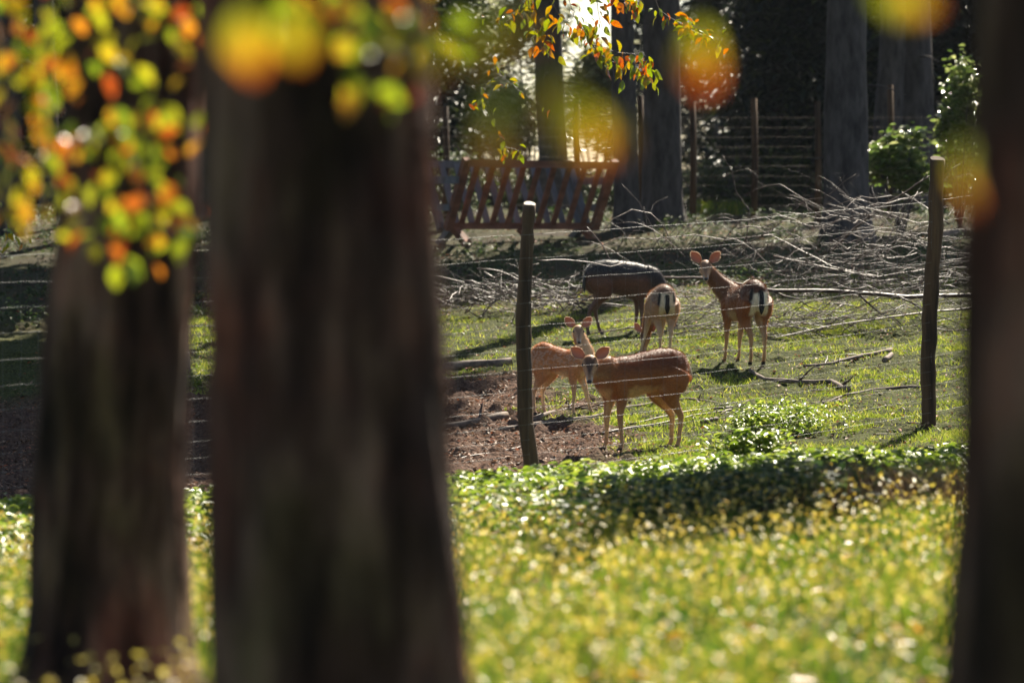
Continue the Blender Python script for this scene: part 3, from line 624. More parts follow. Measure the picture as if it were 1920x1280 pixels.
# ---------------------------------------------------------------- branches
def bent(p, q, k=9, amp=.06, seed=0):
    p = Vector(p); q = Vector(q); L = (q-p).length; out = []
    o = Vector((seed*3.3, seed*1.7, 0))
    for i in range(k+1):
        t = i/k; v = p.lerp(q, t); w = Vector((mn.noise(o+Vector((t*2.3, 0, 0))), mn.noise(o+Vector((0, t*2.3, 5))), mn.noise(o+Vector((3, 0, t*2.3)))))
        w2 = Vector((mn.noise(o+Vector((t*8, 1, 1))), mn.noise(o+Vector((2, t*8, 1))), mn.noise(o+Vector((4, 1, t*8)))))
        out.append(v+w*(amp*L*math.sin(math.pi*min(1, t+.15)))+w2*(.028*L if 0 < i else 0))
    return out
def branch(mb, pts, r0, r1, twigs=3, seed=0, depth=1):
    rg = random.Random(seed); n = len(pts); mb.tube(pts, [lerp(r0, r1, i/(n-1)) for i in range(n)], 6 if depth else 4)
    L = sum((pts[i+1]-pts[i]).length for i in range(n-1))
    for k in range(twigs):
        i = rg.randint(n//4, n-2); dv = (pts[i+1]-pts[i]).normalized(); s = Vector((rg.uniform(-1, 1), rg.uniform(-1, 1), rg.uniform(-.6, 1)))
        e = pts[i]+(dv*.8+s*.75)*(L*rg.uniform(.14, .34)); rr = lerp(r0, r1, i/(n-1))*.55
        branch(mb, bent(pts[i], e, 5, .10, seed+k*7.1), rr, rr*.35, 2 if depth > 0 else 0, seed+k+91, depth-1) if depth >= 0 else None
def brush(label, regions, cat='brush pile'):
    c = regions[0]['c']; root = thing('brush_pile', label, cat, (c[0], c[1], g(c[0], c[1]))); ro = root.location.copy(); k = 0
    for rg_ in regions:
        cx, cy_ = rg_['c']; sx, sy, sz = rg_['s']
        for i in range(rg_['n']):
            u = random.gauss(0, .5); v = random.gauss(0, .5); x = cx+u*sx; y = cy_+v*sy
            hmax = sz*max(0.05, 1-(u*u+v*v)*.9); z = g(x, y)+.03+hmax*1.15*random.random()**.65
            a = random.gauss(rg_.get('az', 0), rg_.get('spread', .5)); L = random.uniform(*rg_['len']); el = random.gauss(rg_.get('el', .05), .32)
            dv = Vector((math.cos(a)*math.cos(el), math.sin(a)*math.cos(el), math.sin(el)))*L/2*random.choice((-1, 1))
            p, q = Vector((x, y, z))-dv, Vector((x, y, z))+dv
            for e in (p, q): e.z = max(e.z, g(e.x, e.y)+.02)
            mb = MB(); r = random.uniform(*rg_['r']); branch(mb, [s-ro for s in bent(p, q, 10, .20, k+random.random()*50)], r, r*.3, rg_.get('tw', 3), k*13+5, 0)
            obj('branch', mb.mesh('branch', M['twig']), root); k += 1
    return root, ro
pile, po = brush('large tangled pile of bare cut branches beside the standing doe and dark post',
    [dict(c=(X(1590, 43.2), 43.2), s=(1.75, .8, 1.25), n=130, len=(.6, 1.9), r=(.002, .0075), tw=7, az=0, spread=.6, el=.1),
     dict(c=(X(1700, 42.6), 42.6), s=(1.2, .7, 1.15), n=64, len=(.6, 1.8), r=(.002, .007), tw=7, az=.5, spread=.5),
     dict(c=(X(1520, 42.0), 42.0), s=(1.3, .5, .25), n=36, len=(.8, 2.0), r=(.003, .008), tw=5, az=-.25, spread=.3),
     dict(c=(X(1330, 43.8), 43.8), s=(.8, .4, .45), n=40, len=(.5, 1.5), r=(.002, .006), tw=6, az=0, spread=.6)])
def px_branch(mb, pix, r0, r1, ro, tw=2, seed=0):
    pts = [at(*p)-ro for p in pix]; dense = []
    for i in range(len(pts)-1):
        for k in range(3): dense.append(pts[i].lerp(pts[i+1], k/3)+Vector((0, .02, .012))*mn.noise(Vector((i*2.1+k*.7+seed, seed, 0))))
    dense.append(pts[-1]); branch(mb, dense, r0, r1, tw, seed, 0)
for k, (pix, r0, r1, tw) in enumerate([
    ([(1240, 520, 44), (1330, 522, 43), (1450, 545, 42), (1560, 545, 42), (1700, 556, 42), (1835, 553, 42.2)], .016, .026, 3),
    ([(1840, 575, 42), (1700, 590, 41.6), (1560, 610, 41.2), (1420, 640, 40.6)], .012, .004, 3),
    ([(1450, 480, 43.6), (1540, 500, 43.2), (1640, 520, 43), (1760, 500, 43.4)], .012, .006, 3),
    ([(1415, 425, 44.4), (1480, 458, 44), (1560, 500, 43.6), (1650, 520, 43.4)], .004, .012, 3),
    ([(1355, 292, 44), (1372, 322, 44), (1380, 360, 44), (1405, 395, 44), (1400, 440, 44), (1392, 480, 44)], .003, .008, 2),
    ([(1340, 340, 44.1), (1378, 322, 44), (1402, 316, 44), (1420, 330, 44), (1430, 355, 44)], .003, .002, 4),
    ([(1120, 445, 43.6), (1150, 410, 43.8), (1185, 393, 44), (1220, 400, 44), (1245, 425, 44), (1265, 470, 44)], .004, .006, 3),
    ([(1165, 345, 44), (1195, 375, 44), (1215, 410, 44), (1240, 470, 44)], .002, .005, 2),
    ([(1090, 480, 43.5), (1160, 446, 43.6), (1230, 448, 43.8), (1300, 440, 44), (1360, 450, 44), (1450, 440, 44)], .004, .007, 4),
    ([(1005, 488, 42), (1060, 487, 42.2), (1110, 492, 42.4), (1145, 500, 42.6), (1175, 492, 43)], .007, .004, 2),
    ([(1100, 425, 43.6), (1130, 460, 43.6), (1150, 500, 43.6)], .006, .008, 1),
    ([(1560, 470, 44), (1600, 430, 44), (1650, 390, 44), (1720, 345, 44), (1742, 330, 44)], .018, .006, 5),
    ([(1540, 480, 44.2), (1590, 440, 44.2), (1620, 400, 44.2), (1560, 345, 44.2)], .008, .002, 4),
    ([(1690, 360, 44.5), (1735, 388, 44.4), (1780, 420, 44)], .004, .008, 3)]):
    mb = MB(); px_branch(mb, pix, r0, r1, po, tw, k*3+1); obj('branch', mb.mesh('branch', M['twig']), pile)
for k in range(30):
    px = random.uniform(1130, 1720); py = random.uniform(470, 520); sp_ = random.uniform(60, 150)*random.choice((-1, 1)); ht = random.uniform(40, 110)*(.5+.5*min(1, abs(px-1430)/300)); dd = random.uniform(42.8, 44.6); mb = MB()
    px_branch(mb, [(px+sp_*t, py-ht*math.sin(t*2.3)-10*t, dd+.2*t) for t in (0, .15, .3, .45, .6, .75, .9, 1)], random.uniform(.003, .006), .0015, po, 5, 300+k); obj('branch', mb.mesh('branch', M['twig']), pile)
brush('low heap of grey sticks lying in the shade below the hay rack',
    [dict(c=(X(935, 46.5), 46.5), s=(1.3, .8, .35), n=64, len=(.6, 1.8), r=(.004, .011), tw=3, az=-.2, spread=.6),
     dict(c=(X(1070, 46.2), 46.2), s=(.7, .5, .35), n=20, len=(.5, 1.4), r=(.004, .010), tw=3, az=.4, spread=.6)])
def ground_branch(label, pix, r0, r1, mat='log', tw=1, seed=0, name='fallen_branch', lift=.6, cat='branch', sides=8, group=None):
    pts = [ground_px(x, y)+Vector((0, 0, lift*lerp(r0, r1, i/(len(pix)-1))+.012)) for i, (x, y) in enumerate(pix)]
    ro = pts[0].copy(); dense = []
    for i in range(len(pts)-1):
        for k in range(4):
            p = pts[i].lerp(pts[i+1], k/4); p += Vector((mn.noise(p*3)*.03, mn.noise(p*3+Vector((7, 0, 0)))*.03, mn.noise(p*4)*.012)); dense.append(p-ro)
    dense.append(pts[-1]-ro); mb = MB(); n = len(dense)
    rad = [lerp(r0, r1, i/(n-1))*(1+.18*mn.noise(Vector((i*.8, seed, 0)))) for i in range(n)]; mb.tube(dense, rad, sides)
    root = tag(obj(name, None, None, ro), label, cat, group); obj('stem', mb.mesh('stem', M[mat]), root); rg = random.Random(seed)
    for k in range(tw):
        i = rg.randint(1, n-2); dv = (dense[i+1]-dense[i]).normalized(); e = dense[i]+(dv*.6+Vector((rg.uniform(-.7, .7), rg.uniform(-.7, .7), rg.uniform(.15, .6))))*rg.uniform(.12, .35)
        m2 = MB(); m2.tube(bent(dense[i], e, 5, .08, seed+k), [rad[i]*.6, rad[i]*.5, rad[i]*.42, rad[i]*.35, rad[i]*.25, rad[i]*.15], 5); obj('twig', m2.mesh('twig', M['twig']), root)
    return root
ground_branch('long thick branch lying behind the legs of the chestnut doe', [(935, 812), (1000, 803), (1060, 795), (1110, 788), (1165, 772), (1225, 760), (1290, 752), (1370, 762)], .030, .012, tw=3, seed=1)
ground_branch('thin reddish branch crossing the earth under the doe toward the leafy clump', [(1120, 818), (1180, 806), (1240, 798), (1300, 782), (1372, 772)], .012, .010, 'twig', 2, 2)
ground_branch('slim pole lying parallel to the long branch beside the doe hind legs', [(1180, 800), (1250, 783), (1310, 772), (1375, 768)], .008, .012, 'twig', 1, 3)
ground_branch('short dark log on bare earth beside the thick trunk, rear of two', [(835, 698), (880, 692), (960, 686)], .055, .05, tw=0, seed=4, name='fallen_log', cat='log')
ground_branch('broken log on bare earth in front of the shorter dark log', [(825, 808), (880, 800), (950, 786)], .032, .04, tw=1, seed=5, name='fallen_log', cat='log')
ground_branch('forked driftwood-like branch lying on the turf below the doe with barred rump', [(1405, 698), (1432, 716), (1480, 720), (1530, 722), (1560, 722), (1592, 738)], .018, .030, tw=4, seed=6)
ground_branch('pale crooked branch running to the foot of the dark post', [(1520, 762), (1560, 755), (1600, 742), (1660, 732), (1725, 730)], .012, .016, tw=3, seed=7)
ground_branch('mossy flat stick on the shaded turf in front of the brush pile', [(1510, 692), (1560, 686), (1620, 672), (1672, 660)], .018, .022, tw=2, seed=8)
ground_branch('crooked root-like branch between the hooves of the fawn', [(998, 792), (1040, 778), (1080, 770), (1120, 772)], .026, .014, tw=4, seed=9)
ground_branch('thin stick lying on red-brown earth left of the crooked post foot', [(845, 868), (900, 856), (975, 842)], .010, .007, 'twig', 1, 10)
ground_branch('thin stick half buried in earth in front of the doe forelegs', [(880, 880), (960, 874), (1060, 862), (1105, 860)], .008, .006, 'twig', 2, 11)
ground_branch('curved brown branch on the earth behind the leafy clump', [(1250, 858), (1310, 848), (1360, 842), (1430, 846)], .012, .008, 'twig', 2, 12)
ground_branch('pale sunlit log lying far behind the brush pile beside the dark post', [(1755, 452), (1800, 446), (1850, 446)], .085, .085, tw=0, seed=13, name='fallen_log', cat='log')
ground_branch('short chopped piece of wood on the turf before the leafy clump', [(1315, 796), (1345, 790)], .022, .02, tw=0, seed=14, name='wood_piece', cat='wood')
ground_branch('pale broken stump end on the turf in front of the brush pile', [(1660, 682), (1672, 668)], .028, .022, tw=0, seed=15, name='wood_piece', cat='wood')
for k in range(46):
    px = random.uniform(830, 1720); py = random.uniform(640, 880); L = random.uniform(18, 70); a = random.gauss(0, .25)
    ground_branch('thin loose stick lying on the ground among the deer', [(px, py), (px+L/2, py-L*.5*a*.4), (px+L, py-L*a*.4)], random.uniform(.004, .009), .003, 'twig', random.randint(0, 2), 100+k, 'stick', cat='stick', sides=5, group='loose sticks on the ground')
# white-lit leafy clump and other plants
def clump(label, px, py, n, sp, h, mat='cover', cat='plant', name='leafy_clump', L=(.03, .06), per=12):
    b = ground_px(px, py); P = plant_pts(b.x, b.y, n, sp, h*.5, h, per); P = P-np.array(b)
    root = thing(name, label, cat, b)
    tag(obj('foliage', leaves('foliage', P, L[0]+(L[1]-L[0])*rng.random(len(P)), M[mat], .7, narrow=.6, drop=.1), root), kind='stuff')
    mb = MB()
    for k in range(14):
        x, y = random.gauss(0, sp[0]*.7), random.gauss(0, sp[1]*.7); z0 = g(b.x+x, b.y+y)-b.z; mb.tube([(x, y, z0-.02), (x+.01, y, z0+h*.4), (x+random.uniform(-.04, .04), y, z0+h*.85)], [.004, .003, .002], 4)
    tag(obj('stems', mb.mesh('stems', M['cover']), root), kind='stuff'); return root
clump('rounded leafy clump glittering in the sun beside the doe tail, behind the wires', 1450, 815, 170, (.24, .20), .30)
clump('taller nettle sprouting at the corner of the leafy clump in front of the wires', 1400, 880, 60, (.14, .10), .36, L=(.05, .09))
clump('dark nettle patch in front of the leafy clump beside brown dry grass', 1500, 925, 130, (.35, .2), .30, L=(.05, .09))
clump('dark shrubby weeds in front of the fence gap, beside the crooked post plants', 1270, 985, 120, (.34, .22), .34, 'under', L=(.05, .10))
clump('dark broad weeds between the dry grass and the taller nettle', 1420, 1000, 170, (.36, .24), .44, 'under', L=(.05, .10))
clump('dark weeds right beside the brown dry grass clump', 1540, 965, 130, (.3, .22), .40, 'under', L=(.05, .10))
clump('small weed sprouting on dark earth between the two big trunks', 360, 730, 10, (.06, .05), .22)
b = ground_px(1640, 985); nb_ = 2600; x = b.x+rng.normal(size=nb_)*.38; y = b.y+rng.normal(size=nb_)*.35
o = tag(obj('dry_grass_clump', blades('dry_grass_clump', np.stack([x, y, G(x, y)-.01], -1), .18+.32*rng.random(nb_), .004+.004*rng.random(nb_), M['drygrass'], 1.0)), 'brown dry grass clump arching beside the almost black trunk', 'grass tuft')

# ---------------------------------------------------------------- hay rack
rx, ry = X(972, 58.5), 58.5
rack = thing('hay_rack', 'wooden V-shaped hay rack with slanting slats behind the fence', 'hay rack', (rx, ry, g(rx, ry)), R(31))
zb = at(985, 424, 58.5).z-rack.location.z; zt_ = at(985, 308, 58.5).z-rack.location.z; LW = 2.6; wv = .68
def plank(name, p, q, w, t, mat, parent=rack, side=None):
    p = Vector(p); q = Vector(q); u = (q-p).normalized(); s = side or Vector((1, 0, 0)); s = Vector(s); s = (s-u*s.dot(u)).normalized(); v = u.cross(s)
    Mx = Matrix((s, v, u)).transposed().to_4x4(); Mx.translation = (p+q)/2
    mb = MB(); mb.box(Mx, w, t, (q-p).length); return obj(name, mb.mesh(name, M[mat], False), parent)
plank('front_rail', (-LW/2, -wv, zt_), (LW/2, -wv, zt_-.02), .11, .06, 'rack', side=(0, 0, 1)); plank('back_rail', (-LW/2, wv, zt_), (LW/2, wv, zt_), .11, .06, 'rack_grey', side=(0, 0, 1))
plank('bottom_rail', (-LW/2, -.07, zb), (LW/2, -.07, zb), .10, .08, 'rack', side=(0, 0, 1)); plank('bottom_rail', (-LW/2, .08, zb), (LW/2, .08, zb), .10, .08, 'rack_grey', side=(0, 0, 1))
for i in range(9):
    x = -LW/2+.22+i*(LW-.44)/8; plank('slat', (x, -.13, zb+.03), (x, -wv+.05, zt_), .085, .035, 'rack'); plank('slat', (x+.08, .14, zb+.03), (x+.08, wv-.05, zt_), .10, .035, 'rack_grey')
for s in (-1, 1):
    plank('end_post', (s*LW/2, -.10, zb-.05), (s*LW/2, -wv, zt_+.06), .12, .10, 'rack'); plank('end_post', (s*LW/2, .10, zb-.05), (s*LW/2, wv, zt_+.06), .12, .10, 'rack_grey')
    plank('end_bar', (s*LW/2+s*.07, -wv*.8, zt_-.25), (s*LW/2+s*.07, wv*.8, zt_-.25), .11, .03, 'rack_grey', side=(0, 0, 1)); plank('end_bar', (s*LW/2+s*.07, -wv*.4, zb+.28), (s*LW/2+s*.07, wv*.4, zb+.28), .10, .03, 'rack_grey', side=(0, 0, 1))
    for q in (-1, 1): plank('leg', (s*(LW/2-.15), q*.45, -.05), (s*(LW/2-.15), q*.04, zb-.04), .11, .10, 'rack' if q < 0 else 'rack_grey')
plank('leg', (0, -.45, -.05), (0, -.05, zb-.04), .10, .09, 'rack')

# ---------------------------------------------------------------- far fence
ff = thing('boundary_fence', 'tall wire fence on thin wooden poles at the dark forest edge', 'fence', (X(1298, 63), 63, g(X(1298, 63), 63))); fo2 = ff.location.copy()
for px, top, dd in [(835, 200, 63.6), (1080, 196, 63.2), (1200, 180, 63.1), (1298, 192, 63), (1413, 185, 63.2), (1532, 190, 63.2), (1668, 160, 63.4), (1795, 190, 63.6)]:
    xx = X(px, dd); zz = g(xx, dd); tp = at(px, top, dd); mb = MB()
    mb.tube([Vector((xx, dd, zz-.1))-fo2, Vector((xx+.02, dd, (zz+tp.z)/2))-fo2, tp-fo2], [.06, .055, .05], 10); obj('post', mb.mesh('post', M['post']), ff)
for k in range(11):
    mb = MB(); mb.tube([Vector((x, 63.25, g(X(1298, 63), 63)+.15+k*.16+.01*mn.noise(Vector((x, k, 0)))))-fo2 for x in np.linspace(-9, 10, 40)], .0016, 4); obj('wire', mb.mesh('wire', M['old_wire']), ff)

# ---------------------------------------------------------------- forest behind
def far_tree(label, px, d, wpx, top=16, crown=True, lean=0, seed=0, group=None, cr=(2.3, 2.3, 2.2), htop=10.5):
    top = htop; rgk = random.Random(seed); lean = rgk.uniform(-.5, .5)
    r = wpx/F*d/2; x = X(px, d); b = Vector((x, d, g(x, d))); t = thing('spruce_tree', label, 'tree', b, 0, group)
    obj('trunk', trunk_mesh('trunk', [(0, 0, -.2), (0, 0, .4), (lean*.3, 0, 3), (lean, 0, top)], [r*1.7, r*1.15, r, r*.55], M['bark_far'], n=28, rows=50, amp=r*.10, seed=seed), t)
    for q in range(8):
        z = rgk.uniform(1.2, 6.0); a = rgk.uniform(0, 6.28); Ls = rgk.uniform(.25, 1.1); x1 = lean*.3*z/3; mb = MB()
        mb.tube([(x1, 0, z), (x1+math.cos(a)*(r+Ls*.4), math.sin(a)*(r+Ls*.4), z-.02), (x1+math.cos(a)*(r+Ls), math.sin(a)*(r+Ls), z-Ls*rgk.uniform(.05, .5))], [.025, .014, .004], 6); obj('dead_branch', mb.mesh('dead_branch', M['bark_far']), t)
    c = (lean, 0, top-.3); obj('crown', crown_mesh('crown', 5000, c, cr, M['needle'], .28, 22, seed+3), t); return t  # unseen crown, height and spread set by where its shade should fall
far_tree('stout grey trunk rising behind the brush pile', 1588, 58, 74, 15, seed=11, cr=(1.9, 1.9, 2.2), htop=19)
far_tree('thick grey trunk standing right behind the thin sunlit pole', 1241, 62, 66, 15, seed=12)
far_tree('slim grey trunk at the end of the hay rack', 1176, 61, 44, 14, seed=13)
far_tree('dark trunk behind the hay rack in front of glittering leaves', 1040, 66, 50, 15, seed=14)
far_tree('dark slim trunk between the stout trunk and the broad far trunk', 1657, 68, 48, 15, seed=15, htop=15)
far_tree('broad far trunk beside the sunlit bush', 1718, 69, 62, 15, seed=16, htop=15)
far_tree('dark trunk standing in green undergrowth left of the leaning trunk', 18, 60, 46, 15, seed=17)
far_tree('dark trunk hidden in shade beside the leaning trunk edge', 96, 66, 36, 15, seed=18)
far_tree('dark trunk in the narrow gap between the two big trunks', 385, 64, 40, 15, seed=19)
# added trees whose crowns keep the ground dark
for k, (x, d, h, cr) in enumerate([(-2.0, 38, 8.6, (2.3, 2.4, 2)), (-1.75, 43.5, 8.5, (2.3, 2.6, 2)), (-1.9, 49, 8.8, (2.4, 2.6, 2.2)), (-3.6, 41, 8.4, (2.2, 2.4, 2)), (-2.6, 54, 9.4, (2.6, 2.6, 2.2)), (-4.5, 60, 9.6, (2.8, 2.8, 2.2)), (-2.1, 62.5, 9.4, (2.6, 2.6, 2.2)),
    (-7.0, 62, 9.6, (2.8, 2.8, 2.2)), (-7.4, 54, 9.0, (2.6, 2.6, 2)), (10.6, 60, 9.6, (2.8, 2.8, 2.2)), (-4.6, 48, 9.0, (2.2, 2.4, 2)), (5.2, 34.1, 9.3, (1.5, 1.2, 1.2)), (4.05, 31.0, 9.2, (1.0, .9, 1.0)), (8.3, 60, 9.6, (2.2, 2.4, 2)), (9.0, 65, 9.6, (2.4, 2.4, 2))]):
    b = Vector((x, d, g(x, d))); t = thing('added_shade_tree', 'unseen slender tree added so its broad crown shades the ground', 'tree', b, 0, 'trees shading the enclosure')
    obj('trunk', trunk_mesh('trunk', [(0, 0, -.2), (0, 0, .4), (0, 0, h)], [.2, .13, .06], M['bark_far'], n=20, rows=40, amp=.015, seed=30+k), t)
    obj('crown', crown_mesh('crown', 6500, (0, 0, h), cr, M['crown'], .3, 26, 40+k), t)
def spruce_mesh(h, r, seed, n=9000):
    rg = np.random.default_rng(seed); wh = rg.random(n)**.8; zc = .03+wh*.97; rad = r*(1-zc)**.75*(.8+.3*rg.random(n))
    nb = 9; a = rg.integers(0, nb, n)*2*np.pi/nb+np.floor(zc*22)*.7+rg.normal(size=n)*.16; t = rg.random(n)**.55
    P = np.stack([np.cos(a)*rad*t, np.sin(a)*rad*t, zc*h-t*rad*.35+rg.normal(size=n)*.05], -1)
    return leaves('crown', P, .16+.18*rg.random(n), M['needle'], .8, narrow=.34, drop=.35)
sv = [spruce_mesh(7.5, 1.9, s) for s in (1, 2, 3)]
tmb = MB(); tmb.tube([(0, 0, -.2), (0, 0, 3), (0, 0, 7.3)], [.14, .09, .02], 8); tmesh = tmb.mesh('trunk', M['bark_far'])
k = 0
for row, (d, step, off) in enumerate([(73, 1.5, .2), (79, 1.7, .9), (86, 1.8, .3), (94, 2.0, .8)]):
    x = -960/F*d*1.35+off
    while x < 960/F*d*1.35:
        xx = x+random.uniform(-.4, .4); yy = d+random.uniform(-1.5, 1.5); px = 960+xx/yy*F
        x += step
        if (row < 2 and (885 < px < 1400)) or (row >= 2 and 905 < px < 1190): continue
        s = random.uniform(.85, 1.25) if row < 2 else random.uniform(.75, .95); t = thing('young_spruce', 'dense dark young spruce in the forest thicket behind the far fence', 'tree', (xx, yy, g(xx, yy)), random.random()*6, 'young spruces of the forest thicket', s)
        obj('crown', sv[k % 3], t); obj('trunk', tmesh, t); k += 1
# bushes
def bush(label, px, py, d, r, n, mat, L=.06, clumps=20, seed=0, name='bush'):
    c = at(px, py, d); b = Vector((c.x, c.y, g(c.x, c.y))); t = thing(name, label, 'bush', b); cc = c-b
    tag(obj('foliage', crown_mesh('foliage', n, cc, r, M[mat], L, clumps, seed, .6, 0), t), kind='stuff')
    mb = MB()
    for i in range(9):
        a = i*.7; mb.tube([(0, 0, -.1), (math.cos(a)*r[0]*.3, math.sin(a)*r[1]*.3, cc.z*.5), (math.cos(a)*r[0]*.8, math.sin(a)*r[1]*.8, cc.z+r[2]*.4)], [.02, .014, .004], 5)
    tag(obj('stems', mb.mesh('stems', M['bark_far']), t), kind='stuff'); return t
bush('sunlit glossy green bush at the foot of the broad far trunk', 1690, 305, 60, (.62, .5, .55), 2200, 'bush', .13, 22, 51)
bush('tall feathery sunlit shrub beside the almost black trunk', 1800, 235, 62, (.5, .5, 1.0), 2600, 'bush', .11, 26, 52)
bush('glittering pale sapling foliage behind the slim grey trunk', 1115, 195, 71, (.85, .6, 1.3), 4200, 'backlit_bush', .14, 30, 53, 'sapling')
bush('pale backlit sapling foliage behind the top rail of the hay rack', 965, 235, 72, (.7, .5, 1.15), 3400, 'backlit_bush', .13, 30, 54, 'sapling')
bush('tall pale sapling crown glowing against the sky between dark trunks', 1000, 50, 74, (1.0, .6, 1.0), 3400, 'backlit_bush', .13, 34, 57, 'sapling')
for k, (px, dd, hh_) in enumerate([(850, 68, .7), (930, 70, .55), (1005, 69, .6), (1085, 70, .5), (1150, 68, .6), (1330, 69, .7), (1420, 70, .8), (1500, 69, .7)]):  # low bushes added to darken the lit ground strip where shade belongs
    zz = g(X(px, dd), dd)+.45*hh_; py_ = pyf(zz, dd); bush(['low dark bush added behind the hay rack to deepen the shade', 'low dark bush behind the far fence poles'][k > 4], px, py_, dd, (.75, .6, hh_), 1500, 'under', .09, 20, 70+k)['group'] = ['dark bushes added behind the rack', 'dark bushes behind the far fence'][k > 4]
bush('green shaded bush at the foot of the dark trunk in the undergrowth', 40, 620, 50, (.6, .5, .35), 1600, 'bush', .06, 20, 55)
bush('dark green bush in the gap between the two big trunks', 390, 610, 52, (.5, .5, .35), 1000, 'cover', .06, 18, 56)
for px, py, nb_ in [(1325, 405, 260), (1372, 403, 300)]:
    b = ground_px(px, py); x = b.x+rng.normal(size=nb_)*.12; y = b.y+rng.normal(size=nb_)*.12
    o = tag(obj('grass_tuft', blades('grass_tuft', np.stack([x, y, G(x, y)-.01], -1), .15+.2*rng.random(nb_), .012, M['meadow'], .8)), 'bright yellow-green grass tuft at the foot of the far fence', 'grass tuft', 'sunlit tufts at the far fence')

n0 = 4600; x = -9+19*rng.random(n0); d = 47.5+18*rng.random(n0); keep = (fbm(x*.8+3, d*.8) > .5) & ~((x > -1.6) & (x < 2.2) & (d > 56.5) & (d < 60.5)); x, d = x[keep], d[keep]
P = stack_leaves(x, d, .06+.22*rng.random(len(x)), 9)
o = obj('forest_undergrowth', leaves('forest_undergrowth', P, .04+.05*rng.random(len(P)), M['under'], .7, narrow=.5, drop=.1))
tag(o, 'low dark undergrowth on the shaded forest floor behind the brush pile', 'undergrowth', kind='stuff')
n0 = 6000; x = -9+19*rng.random(n0); d = 49+16*rng.random(n0)
o = obj('forest_litter', leaves('forest_litter', np.stack([x, d, G(x, d)+.015+.03*rng.random(n0)], -1), .03+.06*rng.random(n0)**2, M['litter'], 1.0, narrow=.5))
tag(o, 'brown fallen leaves and debris strewn over the shaded forest floor', 'leaf litter', kind='stuff')
# ---------------------------------------------------------------- autumn branches
def leaf_mesh(w=.5, curl=.12, seed=0):
    prof = [(0, .0), (.06, .12), (.2, .33), (.4, .48), (.6, .46), (.8, .28), (.93, .10), (1, 0)]; V = []; Fc = []
    for i, (t, a) in enumerate(prof):
        z = -curl*t*t+.02*math.sin(t*20+seed); 
        for u in (-1, 0, 1): V.append((t, u*a*w*2*.5, z+abs(u)*a*.22))
    for i in range(len(prof)-1):
        for j in (0, 1): Fc.append((i*3+j, i*3+j+1, i*3+j+4, i*3+j+3))
    mb = MB(); mb.add(V, Fc); return mb
m, n, l, p = new_mat('near_autumn_leaf'); tc = n.new('ShaderNodeTexCoord'); sx_ = n.new('ShaderNodeSeparateXYZ'); l.new(tc.outputs['Object'], sx_.inputs[0])
oi = n.new('ShaderNodeObjectInfo'); ma = n.new('ShaderNodeMath'); ma.operation = 'MULTIPLY_ADD'; ma.inputs[1].default_value = .35; l.new(oi.outputs['Random'], ma.inputs[0]); l.new(sx_.outputs[0], ma.inputs[2])
rr_ = ramp(n, [(.15, (.26, .33, .012)), (.5, (.42, .40, .012)), (.85, (.62, .30, .012)), (1.0, (.60, .13, .012))]); l.new(ma.outputs[0], rr_.inputs[0]); l.new(rr_.outputs[0], p.inputs['Base Color']); p.inputs['Roughness'].default_value = .4
tr = n.new('ShaderNodeBsdfTranslucent'); l.new(rr_.outputs[0], tr.inputs[0]); mx = n.new('ShaderNodeMixShader'); mx.inputs[0].default_value = .6
l.new(p.outputs[0], mx.inputs[1]); l.new(tr.outputs[0], mx.inputs[2]); l.new(mx.outputs[0], n['Material Output'].inputs[0]); M['near_leaf'] = m
LN = [leaf_mesh(.62, .18, s).mesh('leaf', M['near_leaf']) for s in (0, 1, 2)]
LM = [leaf_mesh(.62, .18, s).mesh('leaf', M['autumn']) for s in (0, 1, 2)]
LF = [leaf_mesh(.5, .35, s).mesh('leaf', M['autumn_far']) for s in (0, 1, 2)]
def leaf_obj(parent, ms, p, L, dv, roll):
    q = Vector(dv).normalized().to_track_quat('X', 'Z'); e = (q @ Matrix.Rotation(roll, 3, 'X').to_quaternion()).to_euler()
    return obj('leaf', random.choice(ms), parent, p, e, L)
def spray(label, twigs, meshes, n_per, L, hang=.7, spread=.09, tw_r=.004, face=True, cat='branch', facev=(0, -1, .3)):
    """a hanging branch: twig polylines (world points) with leaves set along them"""
    ro = Vector(twigs[0][0]); root = thing('leafy_branch', label, cat, ro)
    for k, tw in enumerate(twigs):
        pts = [Vector(p)-ro for p in tw]; dense = []
        for i in range(len(pts)-1):
            for s in range(4): dense.append(pts[i].lerp(pts[i+1], s/4)+Vector((mn.noise(Vector((i+s*.3, k, 1))), 0, mn.noise(Vector((k, i+s*.3, 4)))))*.015)
        dense.append(pts[-1]); n = len(dense); mb = MB(); mb.tube(dense, [tw_r*(1-.7*i/(n-1)) for i in range(n)], 5); obj('twig', mb.mesh('twig', M['twig']), root)
        for i in range(n_per):
            p = dense[random.randint(1, n-1)]+Vector((random.gauss(0, spread), random.gauss(0, spread), random.gauss(0, spread*.7)))
            dv = Vector((random.gauss(0, .7), random.gauss(0, .5), -hang+random.gauss(0, .4)))
            leaf_obj(root, meshes, p, L*random.uniform(.5, 1.25), dv, random.uniform(-1.2, 1.2))
    return root
d9 = 10.4
P_ = lambda px, py, d: at(px, py, d)
spray('yellow-green and orange leaves hanging before the leaning trunk', [
    [P_(200, -160, d9), P_(230, 20, d9), P_(215, 200, d9), P_(250, 380, d9)], [P_(240, -160, d9), P_(280, 60, d9), P_(290, 180, d9), P_(330, 300, d9)],
    [P_(215, 200, d9), P_(180, 290, d9), P_(140, 400, d9)], [P_(250, 300, d9), P_(280, 400, d9), P_(350, 455, d9)], [P_(215, 250, d9), P_(230, 400, d9), P_(225, 470, d9)],
    [P_(300, -100, d9), P_(325, 0, d9), P_(340, 60, d9)]], LM, 32, .062, spread=.06, tw_r=.003)
